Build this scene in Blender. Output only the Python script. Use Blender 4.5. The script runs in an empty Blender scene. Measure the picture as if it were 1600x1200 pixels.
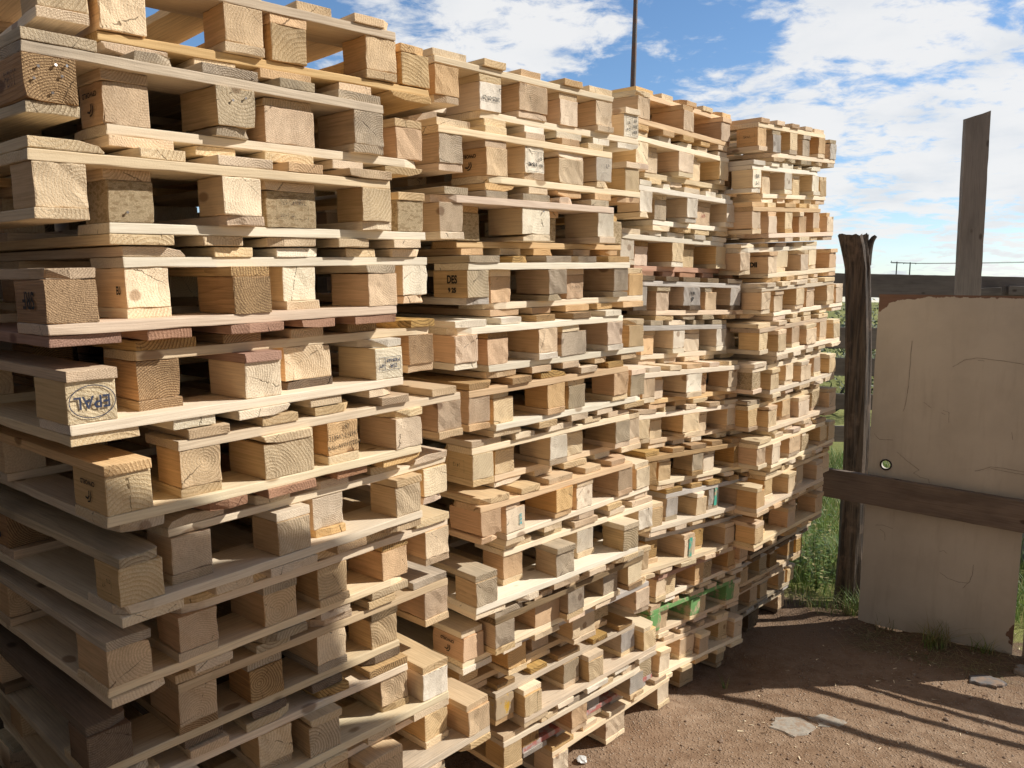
import bpy, bmesh, math, random
from mathutils import Vector, Matrix, noise
R = math.radians
random.seed(7)
sc = bpy.context.scene
COL = sc.collection

# ------------------------------------------------------------------ node helpers
def new_mat(name):
    m = bpy.data.materials.new(name); m.use_nodes = True
    nt = m.node_tree; nt.nodes.clear()
    out = nt.nodes.new('ShaderNodeOutputMaterial')
    bs = nt.nodes.new('ShaderNodeBsdfPrincipled')
    nt.links.new(bs.outputs[0], out.inputs[0])
    return m, nt, bs
class NT:
    def __init__(s, nt): s.nt = nt
    def n(s, typ, **kw):
        nd = s.nt.nodes.new('ShaderNode' + typ)
        for k, v in kw.items():
            if k.startswith('i_'):
                key = k[2:]
                sock = nd.inputs[int(key)] if key.isdigit() else nd.inputs[key]
                s.set(sock, v)
            else: setattr(nd, k, v)
        return nd
    def set(s, sock, v):
        if isinstance(v, bpy.types.NodeSocket): s.nt.links.new(v, sock)
        elif v is not None:
            try: sock.default_value = v
            except Exception: sock.default_value = (v, v, v)
    def math(s, op, a, b=None, c=None, clamp=False):
        nd = s.n('Math', operation=op, use_clamp=clamp); s.set(nd.inputs[0], a)
        if b is not None: s.set(nd.inputs[1], b)
        if c is not None: s.set(nd.inputs[2], c)
        return nd.outputs[0]
    def vmath(s, op, a, b=None):
        nd = s.n('VectorMath', operation=op); s.set(nd.inputs[0], a)
        if b is not None: s.set(nd.inputs[1], b)
        return nd.outputs[1] if op in ('LENGTH', 'DOT_PRODUCT', 'DISTANCE') else nd.outputs[0]
    def mix(s, f, a, b, blend='MIX'):
        nd = s.n('Mix', data_type='RGBA', blend_type=blend)
        s.set(nd.inputs[0], f); s.set(nd.inputs[6], a); s.set(nd.inputs[7], b)
        return nd.outputs[2]
    def noise(s, v, scale, detail=4, rough=.55, dist=0):
        nd = s.n('TexNoise'); s.set(nd.inputs['Vector'], v)
        nd.inputs['Scale'].default_value = scale; nd.inputs['Detail'].default_value = detail
        nd.inputs['Roughness'].default_value = rough; nd.inputs['Distortion'].default_value = dist
        return nd.outputs[0]
    def ramp(s, f, lo, hi, a=0., b=1.):
        nd = s.n('MapRange', interpolation_type='SMOOTHSTEP'); s.set(nd.inputs[0], f)
        nd.inputs[1].default_value = lo; nd.inputs[2].default_value = hi
        nd.inputs[3].default_value = a; nd.inputs[4].default_value = b
        return nd.outputs[0]
    def bump(s, h, strength, dist, normal=None):
        nd = s.n('Bump'); s.set(nd.inputs['Height'], h)
        nd.inputs['Strength'].default_value = strength; nd.inputs['Distance'].default_value = dist
        if normal is not None: s.set(nd.inputs['Normal'], normal)
        return nd.outputs[0]
def c4(c): return (c[0], c[1], c[2], 1)

def wood(name, light, dark, ring=.35, dirt=.25, dirtcol=(.17, .125, .08), vary=.16, knots=True, ringw=.0068, fuzz=1., endd=.9):
    """Sawn softwood; grain along local Y, year rings in local XZ, shifted for every board."""
    m, nt, bs = new_mat(name); g = NT(nt)
    tc = g.n('TexCoord'); oi = g.n('ObjectInfo')
    rnd = oi.outputs['Random']
    off = g.n('Combine' + 'XYZ'); g.set(off.inputs[0], g.math('MULTIPLY', rnd, 37.)); g.set(off.inputs[1], g.math('MULTIPLY', rnd, 91.)); g.set(off.inputs[2], g.math('MULTIPLY', rnd, 53.))
    P = tc.outputs['Object']
    Po = g.vmath('ADD', P, off.outputs[0])
    sp = g.n('SeparateXYZ'); g.set(sp.inputs[0], P)
    # pith centre
    r2 = g.math('FRACT', g.math('MULTIPLY', rnd, 17.3)); r3 = g.math('FRACT', g.math('MULTIPLY', rnd, 29.7))
    cx = g.math('MULTIPLY', g.math('SUBTRACT', r2, .5), .12); cz = g.math('MULTIPLY', g.math('SUBTRACT', r3, .5), .16)
    st = g.vmath('MULTIPLY', Po, (1, .12, 1))
    wob = g.noise(st, 9, 2)
    wob2 = g.noise(st, 60, 2)
    dx = g.math('SUBTRACT', sp.outputs[0], cx); dz = g.math('SUBTRACT', sp.outputs[2], cz)
    rr = g.math('SQRT', g.math('ADD', g.math('MULTIPLY', dx, dx), g.math('MULTIPLY', dz, dz)))
    rr = g.math('ADD', rr, g.math('MULTIPLY', wob, .030)); rr = g.math('ADD', rr, g.math('MULTIPLY', wob2, .0018))
    tilt = g.math('MULTIPLY', sp.outputs[1], g.math('MULTIPLY', g.math('SUBTRACT', r3, .5), .06))
    rr = g.math('ADD', rr, tilt)
    ph = g.math('FRACT', g.math('DIVIDE', rr, g.math('ADD', ringw * .55, g.math('MULTIPLY', r3, ringw * .8))))
    band = g.math('POWER', ph, 2.2)
    fib = g.noise(g.vmath('MULTIPLY', Po, (260, 7, 260)), 1., 3, .6)
    blot = g.noise(g.vmath('MULTIPLY', Po, (1, .35, 1)), 9, 3, .6)
    # end grain
    gn = g.n('SeparateXYZ'); g.set(gn.inputs[0], tc.outputs['Normal'])
    end = g.ramp(g.math('ABSOLUTE', gn.outputs[1]), .6, .8)
    bamt = g.math('MULTIPLY', band, g.math('ADD', g.math('MULTIPLY', end, ring * 1.1), ring * .5), clamp=True)
    col = g.mix(bamt, c4(light), c4(dark))
    fa = g.ramp(fib, .35, .75, 0, .38)
    col = g.mix(fa, col, c4([x * .72 for x in dark]))
    ang = g.math('ARCTAN2', dz, dx)
    ck = g.math('ABSOLUTE', g.math('SINE', g.math('ADD', g.math('MULTIPLY', ang, 1.5), g.math('ADD', g.math('MULTIPLY', rnd, 40.), g.math('MULTIPLY', wob2, .5)))))
    crk = g.math('MULTIPLY', g.math('MULTIPLY', g.ramp(ck, .045, .012), end), g.math('MULTIPLY', g.ramp(wob2, .42, .55), g.math('GREATER_THAN', r2, .35)))
    col = g.mix(g.math('MULTIPLY', crk, .8), col, c4([x * .25 for x in dark]))
    # knots
    if knots:
        vo = g.n('TexVoronoi', feature='F1'); g.set(vo.inputs['Vector'], g.vmath('MULTIPLY', Po, (1, .55, 1))); vo.inputs['Scale'].default_value = 8.
        kd = g.math('ADD', vo.outputs['Distance'], g.math('MULTIPLY', wob2, .05))
        kn = g.ramp(kd, .10, .15, 1, 0)
        kn = g.math('MULTIPLY', kn, .75)
        col = g.mix(kn, col, c4([dark[0] * .45, dark[1] * .36, dark[2] * .3]))
    # dirt / weather
    da = g.math('MULTIPLY', g.ramp(blot, .42, .72), dirt)
    col = g.mix(da, col, c4(dirtcol))
    # end faces a bit darker and warmer
    col = g.mix(g.math('MULTIPLY', end, 1 - endd), col, c4([dark[0] * .8, dark[1] * .66, dark[2] * .48]))
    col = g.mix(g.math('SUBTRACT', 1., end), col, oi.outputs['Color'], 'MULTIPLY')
    # pieces differ
    br = g.math('ADD', g.math('MULTIPLY', g.math('SUBTRACT', r2, .5), vary * 2), 1.)
    hs = g.n('HueSaturation'); g.set(hs.inputs['Color'], col); g.set(hs.inputs['Value'], br)
    g.set(hs.inputs['Hue'], g.math('ADD', g.math('MULTIPLY', g.math('SUBTRACT', r3, .5), .010), .5))
    g.set(hs.inputs['Saturation'], g.math('ADD', g.math('MULTIPLY', r3, .22), .80))
    g.set(bs.inputs['Base Color'], hs.outputs[0])
    g.set(bs.inputs['Roughness'], g.math('ADD', g.math('MULTIPLY', fib, .2), .68))
    bs.inputs['Specular IOR Level'].default_value = .25
    # relief: saw marks, fibres, rough ends
    rough = g.noise(Po, 330, 2, .7)
    h = g.math('MULTIPLY', fib, .5)
    h = g.math('ADD', h, g.math('MULTIPLY', band, g.math('ADD', g.math('MULTIPLY', end, .7), .12)))
    h = g.math('ADD', h, g.math('MULTIPLY', rough, g.math('ADD', g.math('MULTIPLY', end, 1.1 * fuzz), .25)))
    h = g.math('SUBTRACT', h, g.math('MULTIPLY', crk, 1.6))
    g.set(bs.inputs['Normal'], g.bump(h, .6, .0026 * fuzz))
    return m

def chipboard(name):
    m, nt, bs = new_mat(name); g = NT(nt)
    tc = g.n('TexCoord'); oi = g.n('ObjectInfo')
    Po = g.vmath('ADD', tc.outputs['Object'], g.math('MULTIPLY', oi.outputs['Random'], 13.))
    vo = g.n('TexVoronoi', feature='F1'); g.set(vo.inputs['Vector'], g.vmath('ADD', g.vmath('MULTIPLY', Po, (1, 1, 1.7)), g.noise(Po, 90, 3))); vo.inputs['Scale'].default_value = 230
    vb = g.n('TexVoronoi', feature='F1'); g.set(vb.inputs['Vector'], g.vmath('MULTIPLY', Po, (1, 1, 2))); vb.inputs['Scale'].default_value = 110
    sep = g.n('SeparateColor'); g.set(sep.inputs[0], vo.outputs['Color'])
    sep2 = g.n('SeparateColor'); g.set(sep2.inputs[0], vb.outputs['Color'])
    col = g.mix(sep.outputs[0], c4((.34, .22, .11)), c4((.93, .75, .47)))
    col = g.mix(g.ramp(sep2.outputs[0], .6, .8, 0, .5), col, c4((.32, .19, .08)))
    g.set(bs.inputs['Base Color'], col); bs.inputs['Roughness'].default_value = .85
    h = g.math('ADD', vo.outputs['Distance'], g.math('MULTIPLY', g.noise(Po, 60, 4), .8))
    g.set(bs.inputs['Normal'], g.bump(h, .7, .003))
    return m

def paint(name, colr, under=(.5, .38, .24), wear=.5):
    m, nt, bs = new_mat(name); g = NT(nt)
    tc = g.n('TexCoord'); oi = g.n('ObjectInfo')
    Po = g.vmath('ADD', tc.outputs['Object'], g.math('MULTIPLY', oi.outputs['Random'], 9.))
    fib = g.noise(g.vmath('MULTIPLY', Po, (200, 8, 200)), 1, 4)
    w = g.noise(Po, 22, 6, .65)
    f = g.ramp(g.math('ADD', w, g.math('MULTIPLY', fib, .3)), wear + .08, wear + .22)
    col = g.mix(g.ramp(fib, .3, .8, 0, .25), c4(colr), c4([x * .6 for x in colr]))
    g.set(bs.inputs['Base Color'], g.mix(f, col, c4(under)))
    bs.inputs['Roughness'].default_value = .7
    g.set(bs.inputs['Normal'], g.bump(g.math('ADD', fib, f), .4, .0015))
    return m

W = {
 'pale':   wood('pine_pale', (.90, .71, .46), (.64, .42, .21), .42, .14),
 'cream':  wood('pine_fresh', (.95, .79, .55), (.74, .52, .29), .34, .07),
 'white':  wood('pine_bleached', (.96, .86, .68), (.80, .64, .43), .24, .10, (.36, .31, .25)),
 'tan':    wood('pine_tan', (.82, .60, .35), (.50, .31, .145), .5, .26),
 'orange': wood('pine_honey', (.85, .57, .28), (.56, .30, .11), .45, .12, (.18, .10, .05)),
 'pink':   wood('spruce_pink', (.88, .67, .46), (.66, .43, .25), .3, .12, (.3, .2, .16)),
 'grey':   wood('pine_weathered', (.68, .545, .365), (.35, .25, .145), .65, .42, (.15, .125, .10), fuzz=1.3),
 'brown':  wood('pine_aged_brown', (.66, .41, .15), (.24, .125, .04), .8, .26, (.06, .04, .025), fuzz=1.7),
 'red':    wood('meranti_red', (.58, .32, .19), (.38, .17, .09), .35, .2, (.12, .06, .04)),
 'dark':   wood('pine_damp', (.30, .205, .115), (.13, .08, .042), .6, .55, (.045, .034, .024), fuzz=1.4),
 'silver': wood('board_silver_grey', (.62, .55, .47), (.38, .33, .27), .4, .35, (.15, .14, .13)),
 'chip': chipboard('pressed_chip_block'),
 'green': paint('green_paint', (.17, .36, .12), wear=.56),
 'yellow': paint('yellow_paint', (.62, .36, .03), wear=.42),
 'teal': paint('teal_paint', (.06, .42, .30), wear=.5),
 'redpaint': paint('faded_red_paint', (.50, .17, .14), (.5, .42, .38), wear=.52),
}
STYLE = {  # weights of board woods, weights of block woods, words
 'pale':   ([('pale', 5), ('cream', 2.5), ('tan', 1.8), ('pink', .8), ('orange', 1)], [('pale', 5), ('tan', 2.4), ('chip', .6), ('cream', 2), ('grey', .3), ('orange', .8), ('brown', .3)], 'pale pine'),
 'cream':  ([('cream', 5), ('pale', 2), ('pink', 1), ('white', 1)], [('cream', 3), ('pale', 4), ('chip', .8)], 'fresh cream coloured'),
 'white':  ([('white', 5), ('cream', 1)], [('white', 4), ('pale', 1), ('grey', .5)], 'bleached whitish'),
 'tan':    ([('tan', 5), ('pale', 2), ('brown', .7), ('grey', .7)], [('tan', 5), ('brown', .8), ('pale', 2), ('chip', .6)], 'dull tan'),
 'orange': ([('orange', 4), ('pale', 3), ('pink', 1)], [('orange', 3), ('pale', 3), ('pink', .6)], 'honey coloured'),
 'grey':   ([('grey', 5), ('silver', 1), ('tan', .7)], [('grey', 3), ('tan', 2), ('brown', .7)], 'weathered grey'),
 'brown':  ([('brown', 4), ('tan', 2), ('red', .5)], [('brown', 5), ('tan', 1.5)], 'dark brown aged'),
 'red':    ([('red', 4), ('pink', 1.5)], [('pink', 2), ('pale', 3)], 'reddish'),
 'dark':   ([('dark', 4), ('grey', 1)], [('dark', 3), ('brown', 1), ('tan', 1)], 'damp dark'),
}
def pick(ws):
    t = random.random() * sum(w for _, w in ws)
    for k, w in ws:
        t -= w
        if t <= 0: return k
    return ws[-1][0]

# ------------------------------------------------------------------ mesh helpers
def link(o, parent=None):
    COL.objects.link(o)
    if parent is not None: o.parent = parent
    return o
def mesh_obj(name, me, mat=None, parent=None):
    o = bpy.data.objects.new(name, me)
    if mat is not None: me.materials.append(mat)
    return link(o, parent)
def tag(o, label, cat, group=None, kind=None):
    if label: o['label'] = label
    if cat: o['category'] = cat
    if group: o['group'] = group
    if kind: o['kind'] = kind
    return o
def empty(name, loc=(0, 0, 0)):
    o = bpy.data.objects.new(name, None); o.location = loc; o.empty_display_size = .1
    return link(o)

def coords(h, r, seg):
    a = [-h, -h + r]
    n = max(1, int(round((2 * h - 2 * r) / seg)))
    a += [-h + r + (2 * h - 2 * r) * i / n for i in range(1, n)]
    return a + [h - r, h]
def rough_box(name, lx, ly, lz, r=.003, seg=.03, amp=.0007, bow=0., side=0., wane=None, chip=.75, nick=None, seed=0):
    """A sawn timber piece, origin at its centre, uneven arrises, slight saw wander, optional wane edge."""
    hx, hy, hz = lx / 2, ly / 2, lz / 2
    X, Y, Z = coords(hx, r, seg), coords(hy, r, seg if ly < .3 else .06), coords(hz, r, seg)
    rs = random.Random(seed); so = Vector((rs.random() * 50, rs.random() * 50, rs.random() * 50))
    vid = {}; V = []; F = []
    def vert(i, j, k):
        key = (i, j, k)
        if key in vid: return vid[key]
        p = Vector((X[i], Y[j], Z[k]))
        n1 = noise.noise(p * 28 + so); n2 = noise.noise(p * 90 + so)
        rr = r * (.35 + .5 * (n1 + .5) + (1.6 if n1 > .33 and chip > rs.random() * .2 else 0) * chip)
        rr = max(.0006, min(rr, r * 2.4))
        q = Vector((max(-hx + rr, min(hx - rr, p.x)), max(-hy + rr, min(hy - rr, p.y)), max(-hz + rr, min(hz - rr, p.z))))
        d = p - q
        nz = sum(1 for c in d if abs(c) > 1e-7)
        if nz >= 2: p = q + d.normalized() * rr
        nx_ = noise.noise(p * 13 + so)
        p.x += amp * n2 + amp * nx_; p.z += amp * noise.noise(p * 40 - so); 
        if abs(abs(Y[j]) - hy) < 1e-6: p.y += amp * 3. * noise.noise(Vector((p.x, 0, p.z)) * 45 + so) * (1 if Y[j] > 0 else -1)
        t = Y[j] / hy
        p.z += bow * (1 - t * t); p.x += side * (1 - t * t)
        if nick:
            sx, sy, w_ = nick; cut = max(0., w_ - ((hx - sx * p.x) + (hy - sy * p.y)))
            p.x -= sx * cut * .4; p.y -= sy * cut * (.7 + .5 * n2)
        if wane:
            sx, sz, w = wane; ww = w * (.75 + .6 * noise.noise(Vector((0, p.y * 2.2, 3)) + so))
            dd = (hx - sx * p.x) + (hz - sz * p.z)
            if dd < ww:
                e = (ww - dd) / 2; p.x -= sx * e; p.z -= sz * e
        vid[key] = len(V); V.append(p); return vid[key]
    nx, ny, nz = len(X) - 1, len(Y) - 1, len(Z) - 1
    for i in range(nx):
        for j in range(ny):
            F.append((vert(i, j, 0), vert(i, j + 1, 0), vert(i + 1, j + 1, 0), vert(i + 1, j, 0)))
            F.append((vert(i, j, nz), vert(i + 1, j, nz), vert(i + 1, j + 1, nz), vert(i, j + 1, nz)))
    for i in range(nx):
        for k in range(nz):
            F.append((vert(i, 0, k), vert(i + 1, 0, k), vert(i + 1, 0, k + 1), vert(i, 0, k + 1)))
            F.append((vert(i, ny, k), vert(i, ny, k + 1), vert(i + 1, ny, k + 1), vert(i + 1, ny, k)))
    for j in range(ny):
        for k in range(nz):
            F.append((vert(0, j, k), vert(0, j, k + 1), vert(0, j + 1, k + 1), vert(0, j + 1, k)))
            F.append((vert(nx, j, k), vert(nx, j + 1, k), vert(nx, j + 1, k + 1), vert(nx, j, k + 1)))
    me = bpy.data.meshes.new(name); me.from_pydata([tuple(v) for v in V], [], F); me.update()
    return me

# ------------------------------------------------------------------ pallets
BT, BH = .0207, .0781        # board thickness, block height
def lib(kind, lx, ly, lz, n, **kw):
    out = []
    for i in range(n):
        k = dict(kw)
        rs = random.Random(hash((lx, ly, i)) & 0xffff)
        k['bow'] = kw.get('bow', 0) * rs.uniform(-1, 1); k['side'] = kw.get('side', 0) * rs.uniform(-1, 1)
        if rs.random() < kw.get('pw', 0): k['wane'] = (rs.choice((-1, 1)), rs.choice((-1, 1)), rs.uniform(.008, .022))
        if rs.random() < .4 and ly > .2: k['nick'] = (rs.choice((-1, 1)), rs.choice((-1, 1)), rs.uniform(.015, .04))
        k.pop('pw', None)
        me = rough_box(kind, lx, ly, lz, seed=i * 13 + int(lx * 1000), **k)
        me.materials.append(W['pale'])
        out.append(me)
    return out
T = BT - .0006
DECKW = lib('deck_board', .126, 1.2, T, 7, r=.0022, seg=.04, bow=.0012, side=.003, pw=.3)
DECKN = lib('deck_board', .090, 1.2, T, 7, r=.0022, seg=.04, bow=.0012, side=.003, pw=.35)
BASEN = lib('base_board', .090, 1.2, T, 6, r=.0024, seg=.04, side=.002, pw=.4)
BASEW = lib('base_board', .128, 1.2, T, 6, r=.0024, seg=.04, side=.002, pw=.4)
STRG = lib('stringer_board', .145, .8, T, 7, r=.0024, seg=.04, side=.003, pw=.25)
BLKN = lib('block', .088, .145, BH, 9, r=.003, seg=.022, amp=.0011, pw=.15)
BLKS = lib('block', .088, .100, BH, 8, r=.003, seg=.022, amp=.0011, pw=.15)
BLKW = lib('block', .128, .145, BH, 9, r=.003, seg=.022, amp=.0011, pw=.2)

FOOT = {1: (1.1224, -2.704, -.025, .18177), 2: (2.2302, -2.486, -.007, .18499), 3: (3.1829, .735, .508, .18086), 4: (4.0412, -3.095, .344, .1823)}
NP_ = {1: 13, 2: 13, 3: 14, 4: 14}
PHI = R(42.32)
U = Vector((math.sin(PHI), math.cos(PHI), 0)); N = Vector((-math.cos(PHI), math.sin(PHI), 0))
ROWS = [
(1,1,'U',-.05,1.648,-3.17),(1,1,'D',.019,1.648,-3.04),(1,2,'U',-.127,1.599,2.01),(1,2,'D',.015,1.626,1.53),(1,3,'U',-.136,1.571,1.67),(1,3,'D',0,1.609,1.34),
(1,4,'U',.031,1.631,2.1),(1,4,'D',-.131,1.567,1.7),(1,5,'U',.038,1.625,1.69),(1,5,'D',-.11,1.574,2.19),(1,6,'U',.094,1.582,1.63),(1,6,'D',-.057,1.572,2.0),
(1,7,'U',.071,1.616,2.64),(1,7,'D',-.049,1.578,3.17),(1,8,'U',.086,1.634,1.61),(1,8,'D',-.06,1.634,2.03),(1,9,'U',.089,1.656,.46),(1,9,'D',-.097,1.657,-.16),
(1,10,'U',-.085,1.651,-2.13),(1,10,'D',.031,1.614,-2.05),(1,11,'U',.079,1.656,.28),(1,11,'D',.197,1.606,.1),(1,12,'U',.05,1.64,1.),(1,12,'D',-.1,1.62,1.),
(1,13,'U',-.06,1.63,0),(1,13,'D',.09,1.63,0),(1,14,'G',.02,1.62,.5),
(2,1,'U',-.184,1.697,-1.27),(2,1,'D',-.014,1.7,-.84),(2,2,'U',-.197,1.682,.07),(2,2,'D',-.016,1.685,.47),(2,3,'U',-.215,1.663,-.32),(2,3,'D',-.08,1.73,-1.28),
(2,4,'U',-.102,1.675,-.33),(2,4,'D',.038,1.714,-.97),(2,5,'U',-.146,1.676,-1.54),(2,5,'D',0,1.686,-1.74),(2,6,'U',-.096,1.681,-.65),(2,6,'D',.027,1.696,-.84),
(2,7,'U',-.046,1.714,-1.73),(2,7,'D',.1,1.762,-1.42),(2,8,'U',-.024,1.71,-1.15),(2,8,'D',.098,1.716,-1.08),(2,9,'U',.114,1.725,-3.76),(2,9,'D',-.071,1.667,-3.82),
(2,10,'U',-.004,1.688,-1.6),(2,10,'D',-.074,1.728,-1.81),(2,11,'U',.197,1.792,-3.98),(2,11,'D',.04,1.88,-3.4),(2,12,'U',.17,1.834,-2.76),(2,12,'D',.27,1.793,-2.64),
(2,13,'U',.19,1.81,-3.97),(2,13,'D',.35,1.87,-3.6),(2,14,'G',.479,1.843,-1.62),
(3,1,'U',-.028,1.826,2.61),(3,1,'D',-.112,1.763,3.8),(3,2,'U',-.131,1.777,3.5),(3,2,'D',.001,1.809,1.78),(3,3,'U',-.121,1.763,1.41),(3,3,'D',.038,1.799,1.),
(3,4,'U',-.163,1.808,-.61),(3,4,'D',-.013,1.847,-1.14),(3,5,'U',-.106,1.779,-2.68),(3,5,'D',.052,1.779,-2.93),(3,6,'U',-.194,1.791,-.53),(3,6,'D',-.037,1.817,.11),
(3,7,'U',-.169,1.728,1.09),(3,7,'D',-.027,1.778,.35),(3,8,'U',-.112,1.774,-1.44),(3,8,'D',.046,1.817,-1.81),(3,9,'U',-.049,1.774,-2.08),(3,9,'D',.084,1.788,-2.65),
(3,10,'U',.133,1.785,-1.66),(3,10,'D',-.016,1.763,-1.3),(3,11,'U',.034,1.807,-3.08),(3,11,'D',-.083,1.777,-1.56),(3,12,'U',.117,1.833,3.2),(3,12,'D',.24,1.86,2.4),
(3,13,'U',.152,1.861,.51),(3,13,'D',.258,1.89,.19),(3,14,'U',.12,1.875,-.21),(3,14,'D',.241,1.847,.14),(3,15,'G',.235,1.93,.3),
(4,1,'U',.004,1.698,1.98),(4,1,'D',.165,1.708,1.78),(4,2,'U',-.047,1.706,2.07),(4,2,'D',.111,1.737,2.22),(4,3,'U',-.071,1.699,1.75),(4,3,'D',.089,1.695,1.4),
(4,4,'U',-.097,1.724,-.91),(4,4,'D',.074,1.681,.04),(4,5,'U',-.026,1.662,-.85),(4,5,'D',.129,1.675,-1.),(4,6,'U',-.074,1.665,1.03),(4,6,'D',.083,1.652,1.11),
(4,7,'U',-.104,1.683,1.13),(4,7,'D',.057,1.668,.71),(4,8,'U',-.095,1.699,-.53),(4,8,'D',.055,1.669,-.56),(4,9,'U',-.075,1.66,-.3),(4,9,'D',.076,1.668,.61),
(4,10,'U',.058,1.688,.32),(4,10,'D',-.102,1.656,.55),(4,11,'U',.032,1.716,-.27),(4,11,'D',-.084,1.665,-.06),(4,12,'U',.10,1.84,1.2),(4,12,'D',.25,1.85,1.),
(4,13,'U',.12,1.90,.4),(4,13,'D',.27,1.91,.4),(4,14,'U',.10,1.94,-.5),(4,14,'D',.25,1.95,-.3),(4,15,'G',.20,1.98,0)]
STY = {
(1,1,'U'):'tan',(1,1,'D'):'orange',(1,2,'U'):'grey',(1,2,'D'):'tan',(1,3,'U'):'pale',(1,3,'D'):'cream',(1,4,'U'):'cream',(1,4,'D'):'tan',(1,5,'U'):'brown',(1,5,'D'):'cream',
(1,6,'U'):'tan',(1,6,'D'):'pale',(1,7,'U'):'pale',(1,7,'D'):'pale',(1,8,'U'):'tan',(1,8,'D'):'tan',(1,9,'U'):'tan',(1,9,'D'):'dark',(1,10,'U'):'tan',(1,10,'D'):'pale',
(1,11,'U'):'pale',(1,11,'D'):'tan',(1,12,'U'):'tan',(1,12,'D'):'tan',(1,13,'U'):'grey',(1,13,'D'):'tan',(1,14,'G'):'dark',
(2,1,'U'):'pale',(2,1,'D'):'pale',(2,2,'U'):'pale',(2,2,'D'):'pale',(2,3,'U'):'cream',(2,3,'D'):'orange',(2,4,'U'):'grey',(2,4,'D'):'orange',(2,5,'U'):'white',(2,5,'D'):'cream',
(2,6,'U'):'orange',(2,6,'D'):'pale',(2,7,'U'):'pale',(2,7,'D'):'cream',(2,8,'U'):'orange',(2,8,'D'):'pale',(2,9,'U'):'pale',(2,9,'D'):'pale',(2,10,'U'):'tan',(2,10,'D'):'cream',
(2,11,'U'):'pale',(2,11,'D'):'tan',(2,12,'U'):'pale',(2,12,'D'):'cream',(2,13,'U'):'tan',(2,13,'D'):'grey',(2,14,'G'):'pale',
(3,1,'U'):'orange',(3,1,'D'):'orange',(3,2,'U'):'cream',(3,2,'D'):'orange',(3,3,'U'):'white',(3,3,'D'):'pale',(3,4,'U'):'white',(3,4,'D'):'red',(3,5,'U'):'dark',(3,5,'D'):'grey',
(3,6,'U'):'white',(3,6,'D'):'pale',(3,7,'U'):'pale',(3,7,'D'):'orange',(3,8,'U'):'pale',(3,8,'D'):'cream',(3,9,'U'):'brown',(3,9,'D'):'cream',(3,10,'U'):'grey',(3,10,'D'):'pale',
(3,11,'U'):'tan',(3,11,'D'):'pale',(3,12,'U'):'orange',(3,12,'D'):'cream',(3,13,'U'):'pale',(3,13,'D'):'pale',(3,14,'U'):'tan',(3,14,'D'):'pale',(3,15,'G'):'tan',
(4,1,'U'):'orange',(4,1,'D'):'grey',(4,2,'U'):'white',(4,2,'D'):'pale',(4,3,'U'):'orange',(4,3,'D'):'pale',(4,4,'U'):'cream',(4,4,'D'):'orange',(4,5,'U'):'cream',(4,5,'D'):'pale',
(4,6,'U'):'pale',(4,6,'D'):'cream',(4,7,'U'):'cream',(4,7,'D'):'cream',(4,8,'U'):'tan',(4,8,'D'):'pale',(4,9,'U'):'pale',(4,9,'D'):'cream',(4,10,'U'):'pale',(4,10,'D'):'pale',
(4,11,'U'):'tan',(4,11,'D'):'tan',(4,12,'U'):'tan',(4,12,'D'):'dark',(4,13,'U'):'grey',(4,13,'D'):'tan',(4,14,'U'):'tan',(4,14,'D'):'grey',(4,15,'G'):'dark'}
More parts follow.
